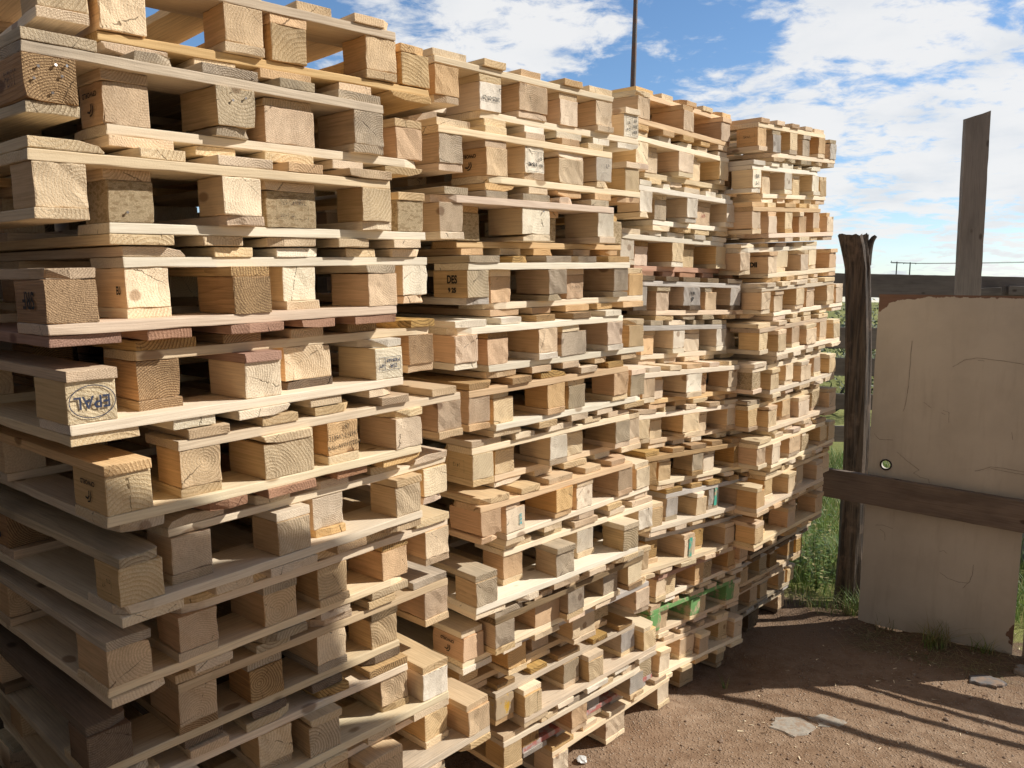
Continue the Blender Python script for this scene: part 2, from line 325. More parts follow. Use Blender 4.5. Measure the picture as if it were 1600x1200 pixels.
# single pieces that stand out: (column, pair, kind) -> {piece: wood}; s = front stringer board, l m r = front blocks, bl bm br = base boards, d = deck
OVR = {
(1,1,'D'):{'s':'orange','l':'pale','m':'tan','r':'tan'},(1,2,'U'):{'s':'grey','l':'brown','m':'grey','r':'grey','d':'grey'},(1,2,'D'):{'l':'tan','m':'tan','r':'orange','s':'cream','bl':'tan','bm':'tan'},
(1,3,'U'):{'l':'pale','m':'cream','r':'pale','s':'pale'},(1,3,'D'):{'s':'white','l':'chip','m':'chip','r':'chip','bl':'tan','bm':'pale','br':'tan','d':'pale'},
(1,4,'U'):{'s':'white','l':'cream','m':'white','r':'white','d':'pale'},(1,4,'D'):{'l':'brown','m':'brown','r':'tan','s':'pink','bm':'brown','br':'grey','bl':'tan','d':'red'},
(1,5,'U'):{'l':'brown','m':'pale','r':'brown','s':'pale','d':'brown','bm':'dark'},(1,5,'D'):{'l':'cream','m':'cream','r':'white','s':'cream','bl':'tan','bm':'red','d':'pale'},
(1,6,'U'):{'l':'tan','m':'orange','r':'tan','s':'pale','d':'tan'},(1,6,'D'):{'l':'pale','m':'pale','r':'pale','s':'cream','bl':'orange','d':'red'},
(1,7,'U'):{'l':'pale','m':'cream','r':'cream','s':'cream'},(1,7,'D'):{'l':'pale','m':'pale','r':'pale','s':'cream','bl':'grey'},
(1,8,'U'):{'l':'tan','m':'tan','r':'pale','s':'pale'},(1,8,'D'):{'l':'tan','m':'tan','r':'orange','bl':'grey','bm':'grey','br':'brown','s':'pale'},
(1,9,'D'):{'l':'dark','m':'brown','r':'tan','bl':'dark','s':'pale'},(1,10,'D'):{'r':'white','br':'tan','s':'cream'},
(2,1,'U'):{'l':'orange','s':'cream','m':'tan','r':'pale'},(2,1,'D'):{'l':'white','r':'white','s':'cream','d':'white','m':'pale'},(2,2,'U'):{'m':'white','r':'white','l':'grey','s':'pale'},
(2,2,'D'):{'l':'tan','m':'pale','r':'pale','s':'cream','d':'orange','bl':'tan'},
(2,3,'U'):{'s':'pink','m':'white','r':'white','l':'pale','d':'grey'},(2,3,'D'):{'s':'orange','l':'chip','m':'chip','r':'chip','d':'orange'},
(2,4,'U'):{'s':'white','d':'brown','l':'grey','m':'grey','r':'grey'},(2,4,'D'):{'l':'orange','m':'orange','r':'orange','s':'cream','d':'orange'},
(2,5,'U'):{'s':'white','l':'pink','m':'pink','r':'pink','d':'brown'},(2,5,'D'):{'s':'white','l':'orange','m':'grey','r':'tan','bl':'brown','d':'tan'},
(2,6,'U'):{'s':'orange','m':'orange','r':'orange','l':'tan','d':'brown'},(2,6,'D'):{'l':'pale','m':'grey','r':'grey','s':'white'},
(2,7,'U'):{'s':'cream','l':'cream','m':'white','r':'grey'},(2,8,'U'):{'l':'orange','m':'orange','r':'tan','d':'tan'},(2,8,'D'):{'l':'cream','m':'cream','r':'cream'},
(2,9,'U'):{'s':'cream','l':'orange','m':'white','r':'white'},(2,9,'D'):{'l':'grey','bl':'grey','m':'grey','bm':'grey','r':'grey','s':'white'},
(2,10,'D'):{'l':'orange','m':'orange','r':'grey','s':'cream'},(2,10,'U'):{'l':'grey','m':'grey','r':'cream','s':'dark'},
(2,11,'U'):{'s':'silver','l':'orange','m':'pale','r':'yellowpale'},(2,12,'U'):{'s':'grey','l':'yellow','m':'grey','r':'silver','d':'brown'},
(2,12,'D'):{'s':'pale','l':'pale','m':'pale','r':'pale'},(2,13,'U'):{'s':'cream','m':'orange','r':'silver','l':'tan'},(2,13,'D'):{'s':'redpaint','m':'silver','d':'silver'},
(3,1,'D'):{'l':'tan','m':'pink','r':'tan'},(3,3,'U'):{'s':'white','l':'white','m':'white','r':'white'},(3,3,'D'):{'s':'white','l':'grey','m':'tan'},
(3,4,'U'):{'s':'white','m':'pale','r':'pale'},(3,4,'D'):{'s':'red','d':'red','l':'pink','m':'pale','r':'pink','br':'grey','bl':'brown','bm':'brown'},
(3,5,'U'):{'s':'silver','d':'dark','m':'silver','r':'silver','l':'silver','bl':'dark','bm':'dark','br':'dark'},(3,5,'D'):{'s':'pink','l':'tan','m':'tan','r':'silver','d':'tan'},
(3,6,'U'):{'s':'silver','m':'white','r':'white','d':'grey'},(3,6,'D'):{'l':'orange','m':'cream','r':'cream','s':'cream'},
(3,7,'U'):{'s':'cream','m':'white','r':'pale'},(3,8,'U'):{'s':'cream','m':'pale','r':'cream'},(3,9,'U'):{'s':'brown','d':'brown','m':'grey','r':'brown'},
(3,9,'D'):{'m':'cream','l':'tan','r':'grey','s':'cream'},(3,10,'U'):{'s':'silver','l':'silver','m':'silver','r':'silver','d':'brown'},
(3,11,'U'):{'s':'silver','m':'brown','r':'grey','d':'brown','l':'brown'},(3,12,'U'):{'s':'red'},(3,13,'U'):{'s':'green','l':'green','m':'green','r':'green'},
(3,13,'D'):{'d':'pink','s':'pink'},(4,1,'U'):{'s':'pale','l':'orange','m':'pale'},(4,1,'D'):{'l':'silver','m':'grey','r':'silver','s':'pale'},
(4,2,'U'):{'s':'white','l':'white','m':'white','r':'white'},(4,4,'U'):{'s':'white'},(4,4,'D'):{'s':'cream'},(4,9,'U'):{'s':'cream'}}
ORD = ['zero','top','second','third','fourth','fifth','sixth','seventh','eighth','ninth','tenth','eleventh','twelfth','thirteenth','fourteenth','fifteenth']
STACKN = {1: 'front stack', 2: 'second stack', 3: 'third stack', 4: 'stack by the charred post'}

WIDE = {(1,2,'D'),(1,3,'D'),(1,5,'U'),(1,6,'D'),(1,11,'D'),(2,1,'U'),(2,2,'D'),(2,3,'U'),(2,5,'D'),(2,10,'D'),(2,11,'U'),(3,2,'U'),(3,3,'D'),(3,5,'U'),(3,6,'D'),(3,7,'U'),(3,8,'U'),(3,14,'U'),
 (4,4,'U'),(4,6,'D'),(4,7,'D'),(4,8,'D'),(4,9,'U')}
SHORT = {(1,1,'U'),(1,3,'U'),(1,6,'U'),(1,7,'U'),(2,1,'U'),(2,2,'U'),(1,3,'D')}
LONG = {(1,2,'U'),(1,4,'U'),(1,5,'D'),(1,5,'U'),(1,6,'D'),(1,4,'D'),(2,4,'U'),(2,1,'D')}
PAL = {}
rows = [list(r) for r in ROWS]
byk = {(r[0], r[1], r[2]): r for r in rows}
for r in rows:
    if r[2] == 'U':
        d = byk.get((r[0], r[1], 'D'))
        if d:
            de = d[3] - r[3]; sg = 1 if de > 0 else -1; a = abs(de)
            if a < .106: r[3] -= sg * (.106 - a) / 2; d[3] += sg * (.106 - a) / 2; a = .106
            r.append(.145 if (r[0], r[1], 'U') in WIDE else .1); d.append(.145 if (r[0], r[1], 'D') in WIDE else .1)
    if r[2] == 'G': r.append(.145)

def put(me, name, parent, loc, mat, rz=0.):
    o = bpy.data.objects.new(name, me); COL.objects.link(o); o.parent = parent
    o.location = loc; o.rotation_euler = (0, 0, rz)
    o.material_slots[0].link = 'OBJECT'; o.material_slots[0].material = W.get(mat, W['pale'])
    return o
for (c, i, k, ds, D, yaw, mid) in rows:
    s0, t0, t2, hh = FOOT[c]; n_ = NP_[c]
    t = R(t0 + t2 * (min(i, 14) - 7)); zs = hh / .183
    z0 = 0 if k == 'G' else .141 * zs + (n_ - i) * hh
    if k == 'U': z0 += 2 * BT * zs
    root = empty('wooden_pallet')
    M = Matrix.Translation(U * s0) @ Matrix.Rotation(math.pi / 2 - PHI, 4, 'Z') @ Matrix.Rotation(t, 4, 'Y')
    M = M @ Matrix.Translation((ds, D, z0)) @ Matrix.Rotation(R(yaw), 4, 'Z') @ Matrix.Diagonal((1, 1, zs, 1))
    if k == 'D': M = M @ Matrix.Translation((0, 0, .141)) @ Matrix.Rotation(math.pi, 4, 'Y')
    root.matrix_world = M
    st = STY.get((c, i, k), 'pale'); ov = OVR.get((c, i, k), {})
    bw, kw, adj = STYLE[st]
    flip = -1 if k == 'D' else 1
    J = lambda a: random.uniform(-a, a)
    order = 'lmr' if flip == 1 else 'rml'
    short = random.random() < .5
    if (c, i, k) in SHORT: short = True
    if (c, i, k) in LONG: short = False
    blocks = {}
    for xi, (xc, w) in enumerate(((-.355, .1), (0, mid), (.355, .1))):
        key = order[xi]
        for yi, yc in enumerate((.0725, .6, 1.1275)):
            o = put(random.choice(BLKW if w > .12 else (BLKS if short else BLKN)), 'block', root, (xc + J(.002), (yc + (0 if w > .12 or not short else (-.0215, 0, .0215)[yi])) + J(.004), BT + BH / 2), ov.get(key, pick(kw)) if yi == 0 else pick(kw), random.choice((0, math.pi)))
            o.color = (.92, .78, .61, 1)  # darker, warmer tint on the block sides: shade put into their colour
            if yi == 0: blocks[key] = o
            if yi == 1: blocks[key + '2'] = o
        put(random.choice(BASEW if w > .12 else BASEN), 'base_board', root, (xc + J(.003), .6 + J(.006), BT / 2), ov.get('b' + key, pick(bw)), random.choice((0, math.pi)))
    for yi, yc in enumerate((.0725, .6, 1.1275)):
        o = put(random.choice(STRG), 'stringer_board', root, (J(.003), yc + J(.003), BT * 1.5 + BH), ov.get('s', pick(bw)) if yi == 0 else pick(bw), random.choice((1, -1)) * math.pi / 2)
        if yi == 0: blocks['s'] = o
    for xi, (xc, w) in enumerate(((-.336, .145), (-.168, .1), (0, .145), (.168, .1), (.336, .145))):
        wide = w > .12
        if random.random() < .12: wide = False
        dm = ov.get('d') if random.random() < .75 else None
        put(random.choice(DECKW if wide else DECKN), 'deck_board', root, (xc + (J(.012) if 0 < xi < 4 else J(.002)), .6 + J(.009) , BT * 2.5 + BH), dm or pick(bw), random.choice((0, math.pi)))
    PAL[(c, i, k)] = (root, blocks, adj)

EXTRA = {(1,5,'D'):'with an oval stamp on its corner block',(1,4,'D'):'with dark rough blocks and letters SRF',(1,6,'U'):'with handwritten numbers on a block',
 (2,1,'D'):'with date stamp',(2,4,'U'):'with letters DES on its block',(3,13,'U'):'painted green',(2,12,'U'):'with a yellow block',(3,11,'U'):'with a teal stripe',(3,4,'D'):'with red boards',
 (4,4,'D'):'with black lettering',(1,3,'D'):'with pressed chip blocks',(2,13,'D'):'with faded red paint'}
for (c, i, k), (root, bl, adj) in PAL.items():
    ex = EXTRA.get((c, i, k))
    if k == 'G': lb = f"{adj} pallet standing on the ground under the {STACKN[c]}"
    else:
        lvl = f"{ORD[i]} pair down the {STACKN[c]}" if i > 1 else f"top pair of the {STACKN[c]}"
        if ex and c < 4: lb = f"{'upturned' if k == 'D' else 'upright'} pallet {ex}, {lvl}"
        else: lb = f"{adj} {'upturned' if k == 'D' else 'upright'} pallet in the {lvl}"
    tag(root, lb, 'pallet', 'wooden pallets nested in four stacks')

# ------------------------------------------------------------------ stamps on blocks
def ink(name, colr, wear=.52):
    m, nt, bs = new_mat(name); g = NT(nt)
    tc = g.n('TexCoord'); w = g.noise(tc.outputs['Object'], 160, 4, .7)
    bs.inputs['Base Color'].default_value = c4(colr); bs.inputs['Roughness'].default_value = .8
    g.set(bs.inputs['Alpha'], g.ramp(w, wear + .08, wear - .04, 0, 1)) if False else g.set(bs.inputs['Alpha'], g.ramp(w, wear - .12, wear + .1, .95, .15))
    return m
INK = ink('ink_blue_black', (.02, .035, .09), .74); INKB = ink('ink_black', (.02, .018, .016), .74); INKF = ink('ink_faint', (.07, .05, .04), .45)
PENI = ink('ink_marker', (.05, .03, .015), .75)
def stamp(key, blk, items, face='f', mat=None, rot=0, dx=0., dz=0.):
    """items: ('t', text, size, x, z) | ('o', rx, rz, x, z) ellipse line | ('r', w, h, x, z) box line | ('a', pts) stroke, in metres on the block face."""
    root, bl, _ = PAL[key]; flip = key[2] == 'D'
    b = bl[blk]
    bm = bmesh.new()
    def poly(pts, wd):
        for a, c in zip(pts[:-1], pts[1:]):
            a, c = Vector((*a, 0)), Vector((*c, 0)); d = (c - a)
            if d.length < 1e-6: continue
            d.normalize(); p = Vector((-d.y, d.x, 0)) * wd / 2; e = d * wd * .35
            bm.faces.new([bm.verts.new(v) for v in (a - p - e, c - p + e, c + p + e, a + p - e)])
    for it in items:
        if it[0] == 't':
            cu = bpy.data.curves.new('stamp', 'FONT'); cu.body = it[1]; cu.size = it[2]; cu.align_x = 'CENTER'; cu.align_y = 'CENTER'
            cu.offset = it[5] if len(it) > 5 else .0004; cu.resolution_u = 3
            ob = bpy.data.objects.new('tmp', cu); COL.objects.link(ob)
            me = bpy.data.meshes.new_from_object(ob.evaluated_get(bpy.context.evaluated_depsgraph_get()))
            COL.objects.unlink(ob); bpy.data.objects.remove(ob)
            me.transform(Matrix.Translation((it[3], it[4], 0)) @ Matrix.Diagonal((it[6] if len(it) > 6 else 1, 1, 1, 1)))
            bm.from_mesh(me); bpy.data.meshes.remove(me)
        elif it[0] == 'o':
            poly([(it[3] + it[1] * math.cos(a * math.pi / 20), it[4] + it[2] * math.sin(a * math.pi / 20)) for a in range(41)], .0016)
        elif it[0] == 'r':
            w, h, x, z = it[1:]; poly([(x - w / 2, z - h / 2), (x + w / 2, z - h / 2), (x + w / 2, z + h / 2), (x - w / 2, z + h / 2), (x - w / 2, z - h / 2)], .001)
        elif it[0] == 'a': poly(it[1], it[2])
    me = bpy.data.meshes.new('stamp'); bm.to_mesh(me); bm.free()
    w = .128 if b.data in BLKW else .088
    if blk == 's': w = .8
    if rot: me.transform(Matrix.Rotation(rot, 4, 'Z'))
    # into pallet space
    if face == 'f':   # front, faces -y
        B = Matrix(((1, 0, 0, 0), (0, 0, -1, 0), (0, 1, 0, 0), (0, 0, 0, 1)))
        off = Vector((dx, (-.05 if b.data in BLKS else -.0725) - .0032, dz))
    else:             # the block side that shows toward the aisle
        if not flip: B = Matrix(((0, 0, -1, 0), (-1, 0, 0, 0), (0, 1, 0, 0), (0, 0, 0, 1))); off = Vector((-w / 2 - .0026, dx, dz))
        else: B = Matrix(((0, 0, 1, 0), (1, 0, 0, 0), (0, 1, 0, 0), (0, 0, 0, 1))); off = Vector((w / 2 + .0026, dx, dz))
    me.transform(Matrix.Translation(off) @ B)
    me.transform(Matrix.Rotation(-b.rotation_euler.z, 4, 'Z'))
    o = mesh_obj('stamp', me, mat or INK, b)
    return o
SW = [('a', [(-.010, -.012), (-.012, -.002), (-.006, .007), (.003, .009)], .003), ('a', [(-.003, -.012), (-.004, -.003), (.003, .003), (.012, .001)], .0035)]
def worldmark(key, blk, mat=INKB, face='s'):
    stamp(key, blk, [('t', 'CPWORLD', .013, 0, -.018)] + [('a', [(x, z + .012) for x, z in s[1]], s[2]) for s in SW], face, mat)
stamp((1,5,'D'), 'l', [('t', 'EPAL', .033, 0, 0, .0005, .92), ('o', .041, .030, 0, 0)])
stamp((1,4,'D'), 'l', [('t', 'SRF', .044, 0, -.004, .0008, .85)], 's', INKB)
stamp((1,4,'U'), 'l', [('t', 'EU', .022, .045, -.006, .0008, .7)], 's', INKB)
stamp((1,2,'U'), 'l', [('t', 'FEST', .036, .02, 0, .001, .8)], 's', INKF)
stamp((1,3,'D'), 'm', [('r', .082, .048, 0, .004), ('t', 'hS-OVER', .017, .002, .016, .0008), ('t', 'MI-4 BR', .012, -.012, -.012, .0005)], 'f', INKF, math.pi)
stamp((1,6,'U'), 'm', [('t', 'R7', .016, .012, .024, 0, .8), ('t', '212947-212947', .0165, 0, .004, 0, .82), ('t', 'B-No AWH10225A', .015, 0, -.018, 0, .8)], 'f', PENI, .06)
stamp((1,5,'D'), 'r', [('r', .05, .032, -.01, 0), ('r', .018, .032, .026, 0), ('t', 'EUR', .013, -.012, .006), ('t', 'P 829-567', .0105, -.011, -.008), ('t', 'HT', .011, .026, .004)], 'f', INK)
worldmark((1,6,'D'), 'l'); worldmark((1,2,'D'), 'l'); worldmark((2,2,'D'), 'l'); worldmark((2,10,'D'), 'l')
stamp((1,6,'D'), 'l2', [('r', .06, .05, 0, 0), ('r', .02, .05, .02, 0), ('t', 'EUR', .014, -.012, .008), ('t', '31-07', .012, -.012, -.01)], 's', INKB)
stamp((1,7,'D'), 'l2', [('t', 'EPAL', .016, 0, .008, .001), ('t', '11 07', .012, 0, -.009)], 's', INK)
stamp((1,7,'D'), 'l', [('r', .045, .036, 0, 0), ('t', 'HT', .014, .008, .004), ('t', 'DB', .012, -.012, -.008)], 's', INKF)
stamp((2,1,'D'), 'l', [('t', '2025-09-29', .0175, .001, .004, .0002, .88), ('a', [(-.043, -.026), (-.034, -.026), (-.038, -.012)], .0016)], 'f', INKB)
stamp((2,1,'D'), 'r', [('r', .036, .062, -.02, 0), ('r', .026, .062, .02, 0), ('t', 'EUR', .014, -.02, .018), ('t', '616', .016, -.02, 0), ('t', 'HT', .014, -.02, -.02), ('t', 'D 8', .012, .02, .012), ('t', 'B 1', .012, .02, -.01)], 'f', INKB)
stamp((2,2,'U'), 'm', [('r', .024, .058, -.026, .004), ('r', .046, .058, .012, .004), ('t', '915-9L', .014, .012, .012, .0008), ('t', 'EU', .012, -.026, .014), ('t', '02', .012, -.026, -.006)], 'f', INKB, math.pi)
stamp((2,2,'U'), 'r', [('t', '11  LP', .018, 0, .01, .0008), ('a', [(-.03, -.014), (0, -.01), (.024, -.018)], .0012)], 'f', INKF)
stamp((2,4,'U'), 'l', [('t', 'DES', .032, .01, .012, .001, .8), ('t', '9 25', .019, .01, -.018, .001)], 's', INKB)
stamp((2,4,'D'), 'm', [('r', .06, .03, 0, .0), ('t', 'EPAL 11', .012, 0, 0, .0006)], 'f', INKF)
stamp((2,7,'U'), 'l', [('r', .07, .036, 0, 0), ('t', 'D H', .018, 0, 0)], 's', INKF)
stamp((3,5,'U'), 'm', [('t', 'R PR', .018, 0, .012, .0006), ('t', 'JP', .02, 0, -.012, .0012)], 'f', INKB)
stamp((3,4,'D'), 'r', [('a', [(x * .011 - .034, -.02 + (x % 2) * .004), (x * .011 - .037, .018)], .0026) for x in range(7)], 'f', INKF)
stamp((3,1,'U'), 'm', [('o', .012, .016, 0, .016), ('o', .012, .016, 0, -.016)], 'f', INKF)
stamp((4,4,'D'), 'l', [('t', 'DII', .03, 0, 0, .0016)], 's', INKB, math.pi)
stamp((4,2,'U'), 'l', [('t', 'EUR', .02, 0, .01, .0006), ('t', '3-11', .02, 0, -.02, .0006)], 'f', INKB)
stamp((4,1,'U'), 'l', [('r', .07, .05, 0, 0), ('t', 'EPAL', .018, 0, 0)], 's', INKF)
stamp((3,3,'D'), 'm', [('t', 'II 70', .018, 0, 0, .001)], 'f', ink('ink_red', (.4, .06, .06), .5))
PT = W['teal']
stamp((3,10,'U'), 'm', [('a', [(.012, -.036), (.012, .036)], .022)], 'f', PT)
stamp((3,11,'D'), 'm', [('a', [(.0, -.036), (.0, .036)], .026)], 'f', PT)
stamp((2,8,'D'), 'l', [('a', [(-.02, -.012), (-.02, .016)], .012)], 'f', ink('ink_teal', (.05, .4, .45), .5))

m_nail, nt, bs = new_mat('nail_steel'); g = NT(nt); tc = g.n('TexCoord'); n = g.noise(tc.outputs['Object'], 300, 2)
g.set(bs.inputs['Base Color'], g.mix(n, c4((.55, .55, .56)), c4((.25, .17, .12)))); bs.inputs['Roughness'].default_value = .35; bs.inputs['Metallic'].default_value = .8
def nails(key, blk, spots):
    root, bl, _ = PAL[key]; b = bl[blk]; fy = (-.05 if b.data in BLKS else -.0725)
    rs = random.Random(len(spots) * 7 + key[1])
    for (x, z) in spots:
        bm = bmesh.new(); bmesh.ops.create_cone(bm, cap_ends=True, segments=8, radius1=.0011, radius2=.0009, depth=.005)
        bmesh.ops.create_cone(bm, cap_ends=True, segments=8, radius1=.0026, radius2=.0026, depth=.0012, matrix=Matrix.Translation((0, 0, .0028)))
        me = bpy.data.meshes.new('nail'); bm.to_mesh(me); bm.free()
        a = rs.uniform(-.9, .9)
        me.transform(Matrix.Rotation(-b.rotation_euler.z, 4, 'Z') @ Matrix.Translation((x, fy - .0022, z)) @ Matrix.Rotation(a * .3, 4, 'Z') @ Matrix.Rotation(R(90 + rs.uniform(-12, 12)), 4, 'X'))
        mesh_obj('nail', me, m_nail, b)
nails((1,2,'U'), 'l', [(-.02, .018), (.008, .024), (-.028, -.004), (.018, .006), (.0, -.024), (.026, .026)])
nails((1,2,'U'), 'm', [(.02, .02), (-.01, .012)]); nails((1,3,'D'), 'l', [(.01, .02)]); nails((2,3,'U'), 'm', [(.03, .03)])
# ------------------------------------------------------------------ ground
def tri_noise(x, y): return noise.noise(Vector((x * 1.3, y * 1.3, 0))) * .012 + noise.noise(Vector((x * 6, y * 6, 4))) * .006 + noise.noise(Vector((x * 22, y * 22, 8))) * .003
PANA, PANB = Vector((2.0276, 4.5689)), Vector((2.6547, 4.1336))
def ground_z(x, y):
    z = tri_noise(x, y) - .004
    p = Vector((x, y, 0)); s, d = p.dot(U), p.dot(N)
    for c, (s0, t0, t2, hh) in FOOT.items():
        ds = {1: .02, 2: .479, 3: .235, 4: .20}[c]; a = s - s0
        if ds - .5 < a < ds + .5 and 1.4 < d < 3.2:
            t = R(t0 + t2 * 7); f = min(1, max(0, (d - 1.62) / .2)) * min(1, (ds + .5 - a) / .08, (a - ds + .5) / .08)
            z += f * (-math.tan(t) * a * .9 - .004)
    # soil heaped along the fence line
    q = p.xy - PANA; e = (PANB - PANA).normalized(); nn = Vector((-e.y, e.x)) ; h = q.dot(nn)
    z += .035 * math.exp(-((h + .0) / .16) ** 2) * (1 if x > 1.6 else 0) * (.6 + noise.noise(Vector((x * 5, y * 5, 1))))
    far = math.hypot(x - 1, y - 4)
    if far > 12: z *= max(0, 1 - (far - 12) / 10)
    return z
def axis(a, b, fine, lo, hi):
    v = [a + i * fine for i in range(int((b - a) / fine) + 1)]
    st = fine; x = a
    while x > lo: st *= 1.28; x -= st; v.insert(0, x)
    st = fine; x = v[-1]
    while x < hi: st *= 1.28; x += st; v.append(x)
    return v
gx, gy = axis(-1.0, 4.2, .03, -1500, 1500), axis(1.2, 6.6, .03, -400, 2500)
verts = [(x, y, ground_z(x, y)) for y in gy for x in gx]; nx = len(gx)
faces = [(j * nx + i, j * nx + i + 1, (j + 1) * nx + i + 1, (j + 1) * nx + i) for j in range(len(gy) - 1) for i in range(nx - 1)]
me = bpy.data.meshes.new('ground'); me.from_pydata(verts, [], faces); me.update()
for p in me.polygons: p.use_smooth = True
m, nt, bs = new_mat('red_brown_soil'); g = NT(nt)
geo = g.n('NewGeometry'); P = geo.outputs['Position']
n1 = g.noise(P, 1.7, 6, .6); n2 = g.noise(P, 14, 6, .65); n3 = g.noise(P, 120, 4, .7); n4 = g.noise(P, 420, 2, .6)
soil = g.mix(g.ramp(n2, .3, .7), c4((.26, .165, .102)), c4((.42, .295, .20)))
soil = g.mix(g.ramp(n1, .35, .7, 0, .6), soil, c4((.29, .18, .11)))
soil = g.mix(g.ramp(n3, .55, .72, 0, .7), soil, c4((.52, .38, .26)))
soil = g.mix(g.ramp(n3, .28, .42, .7, 0), soil, c4((.13, .078, .048)))
vo = g.n('TexVoronoi'); g.set(vo.inputs['Vector'], P); vo.inputs['Scale'].default_value = 70
sv = g.n('SeparateColor'); g.set(sv.inputs[0], vo.outputs['Color'])
soil = g.mix(g.math('MULTIPLY', g.ramp(vo.outputs['Distance'], .3, .2), g.ramp(sv.outputs[0], .55, .7, 0, .8)), soil, c4((.45, .36, .28)))
grs = g.mix(g.ramp(n2, .3, .7), c4((.10, .12, .028)), c4((.24, .24, .075)))
grs = g.mix(g.ramp(g.noise(P, .25, 5), .4, .65), grs, c4((.30, .30, .10)))
ln = g.vmath('DOT_PRODUCT', P, (.57, .82, 0))
edge = g.math('ADD', ln, g.math('MULTIPLY', g.math('SUBTRACT', n2, .5), .9))
damp = g.math('MULTIPLY', g.ramp(edge, 4.35, 4.85), .6)
soil = g.mix(damp, soil, c4((.10, .064, .042)))
col = g.mix(g.ramp(edge, 5.0, 5.35), soil, grs)
g.set(bs.inputs['Base Color'], col); bs.inputs['Roughness'].default_value = .95; bs.inputs['Specular IOR Level'].default_value = .15
h = g.math('ADD', g.math('MULTIPLY', n3, .6), g.math('ADD', g.math('MULTIPLY', n2, 1.2), g.math('MULTIPLY', n4, .25)))
h = g.math('SUBTRACT', h, g.math('MULTIPLY', g.ramp(vo.outputs['Distance'], .1, .45), .5))
g.set(bs.inputs['Normal'], g.bump(h, .8, .012))
gr = mesh_obj('ground', me, m); tag(gr, None, None, kind='structure')

# gravel, wood chips
def stones(name, pts, mat):
    V, F = [], []
    rs = random.Random(3)
    base = bmesh.new(); bmesh.ops.create_icosphere(base, subdivisions=1, radius=1)
    bv = [v.co.copy() for v in base.verts]; bf = [[v.index for v in f.verts] for f in base.faces]; base.free()
    for (x, y, r, flat) in pts:
        o = len(V); so = Vector((rs.random() * 9, rs.random() * 9, 0)); a = rs.random() * 6.28
        sx, sy = rs.uniform(.7, 1.3), rs.uniform(.7, 1.1)
        z = ground_z(x, y)
        for b in bv:
            k = 1 + .35 * noise.noise(b * 1.4 + so)
            px, py = b.x * r * sx * k, b.y * r * sy * k
            V.append((x + px * math.cos(a) - py * math.sin(a), y + px * math.sin(a) + py * math.cos(a), z + b.z * r * flat * k + r * flat * .35))
        F += [[o + q for q in f] for f in bf]
    me = bpy.data.meshes.new(name); me.from_pydata(V, [], F); me.update()
    return mesh_obj(name, me, mat)
def stone_mat(name, a, b):
    m, nt, bs = new_mat(name); g = NT(nt); geo = g.n('NewGeometry')
    isl = geo.outputs['Random Per Island']
    n = g.noise(geo.outputs['Position'], 60, 5, .65)
    col = g.mix(isl, c4(a), c4(b)); col = g.mix(g.ramp(n, .4, .7, 0, .4), col, c4([x * .5 for x in a])); col = g.mix(g.ramp(g.noise(geo.outputs['Position'], 18, 5, .7), .45, .62, 0, .75), col, c4((.34, .22, .14)))
    g.set(bs.inputs['Base Color'], col); bs.inputs['Roughness'].default_value = .9
    g.set(bs.inputs['Normal'], g.bump(n, .6, .004))
    return m
def free_ground(x, y):
    p = Vector((x, y, 0)); return p.dot(N) < 1.72 or p.dot(U) > 4.6
rs = random.Random(11); pts = []
while len(pts) < 5200:
    x, y = rs.uniform(-.4, 3.2), rs.uniform(2.3, 5.3)
    if not free_ground(x, y): continue
    r = .0018 + .006 * rs.random() ** 5
    if rs.random() < .008: r = rs.uniform(.008, .017)
    pts.append((x, y, r, rs.uniform(.5, .9)))
o = stones('gravel', pts, stone_mat('gravel_mix', (.20, .13, .09), (.42, .33, .25))); tag(o, None, None, kind='stuff')
# wood splinters on the soil
V, F = [], []
for q in range(300):
    x, y = rs.uniform(-.1, 2.9), rs.uniform(2.6, 5.0)
    if not free_ground(x, y): continue
    a = rs.random() * 3.14; l, w = rs.uniform(.003, .014), rs.uniform(.001, .0026); z = ground_z(x, y) + .004
    o_ = len(V)
    for sx, sy in ((-1, -1), (1, -1), (1, 1), (-1, 1)):
        V.append((x + sx * l * math.cos(a) - sy * w * math.sin(a), y + sx * l * math.sin(a) + sy * w * math.cos(a), z + sx * rs.uniform(-.002, .003)))
    F.append((o_, o_ + 1, o_ + 2, o_ + 3))
me = bpy.data.meshes.new('litter'); me.from_pydata(V, [], F); tag(mesh_obj('litter', me, W['cream']), None, None, kind='stuff')

# broken concrete slab pieces set in the soil
def slab(name, outline, z, th, mat, seed=0):
    bm = bmesh.new(); n = len(outline); so = Vector((seed, seed * 2, 0)); z += sum(ground_z(*q) for q in outline) / n
    pts = []
    for i in range(n):
        a, b = Vector(outline[i]), Vector(outline[(i + 1) % n])
        for k in range(5):
            p = a.lerp(b, k / 5); p += Vector((noise.noise(Vector((p.x * 40, p.y * 40, 1)) + so), noise.noise(Vector((p.x * 40, p.y * 40, 7)) + so))) * .022; pts.append(p)
    cx = sum((p for p in pts), Vector((0, 0))) / len(pts)
    top = [bm.verts.new((p.x, p.y, z + .002 * noise.noise(Vector((p.x * 30, p.y * 30, 0))))) for p in [cx.lerp(q, .93) for q in pts]]
    mid = [bm.verts.new((p.x, p.y, z - .005)) for p in pts]; bot = [bm.verts.new((p.x, p.y, z - th)) for p in pts]
    bm.faces.new(top)
    for A, B in ((top, mid), (mid, bot)):
        for i in range(len(pts)): j = (i + 1) % len(pts); bm.faces.new((A[i], B[i], B[j], A[j]))
    bmesh.ops.recalc_face_normals(bm, faces=bm.faces)
    me = bpy.data.meshes.new(name); bm.to_mesh(me); bm.free(); return mesh_obj(name, me, mat)
SM = stone_mat('grey_concrete', (.36, .315, .255), (.44, .39, .32))
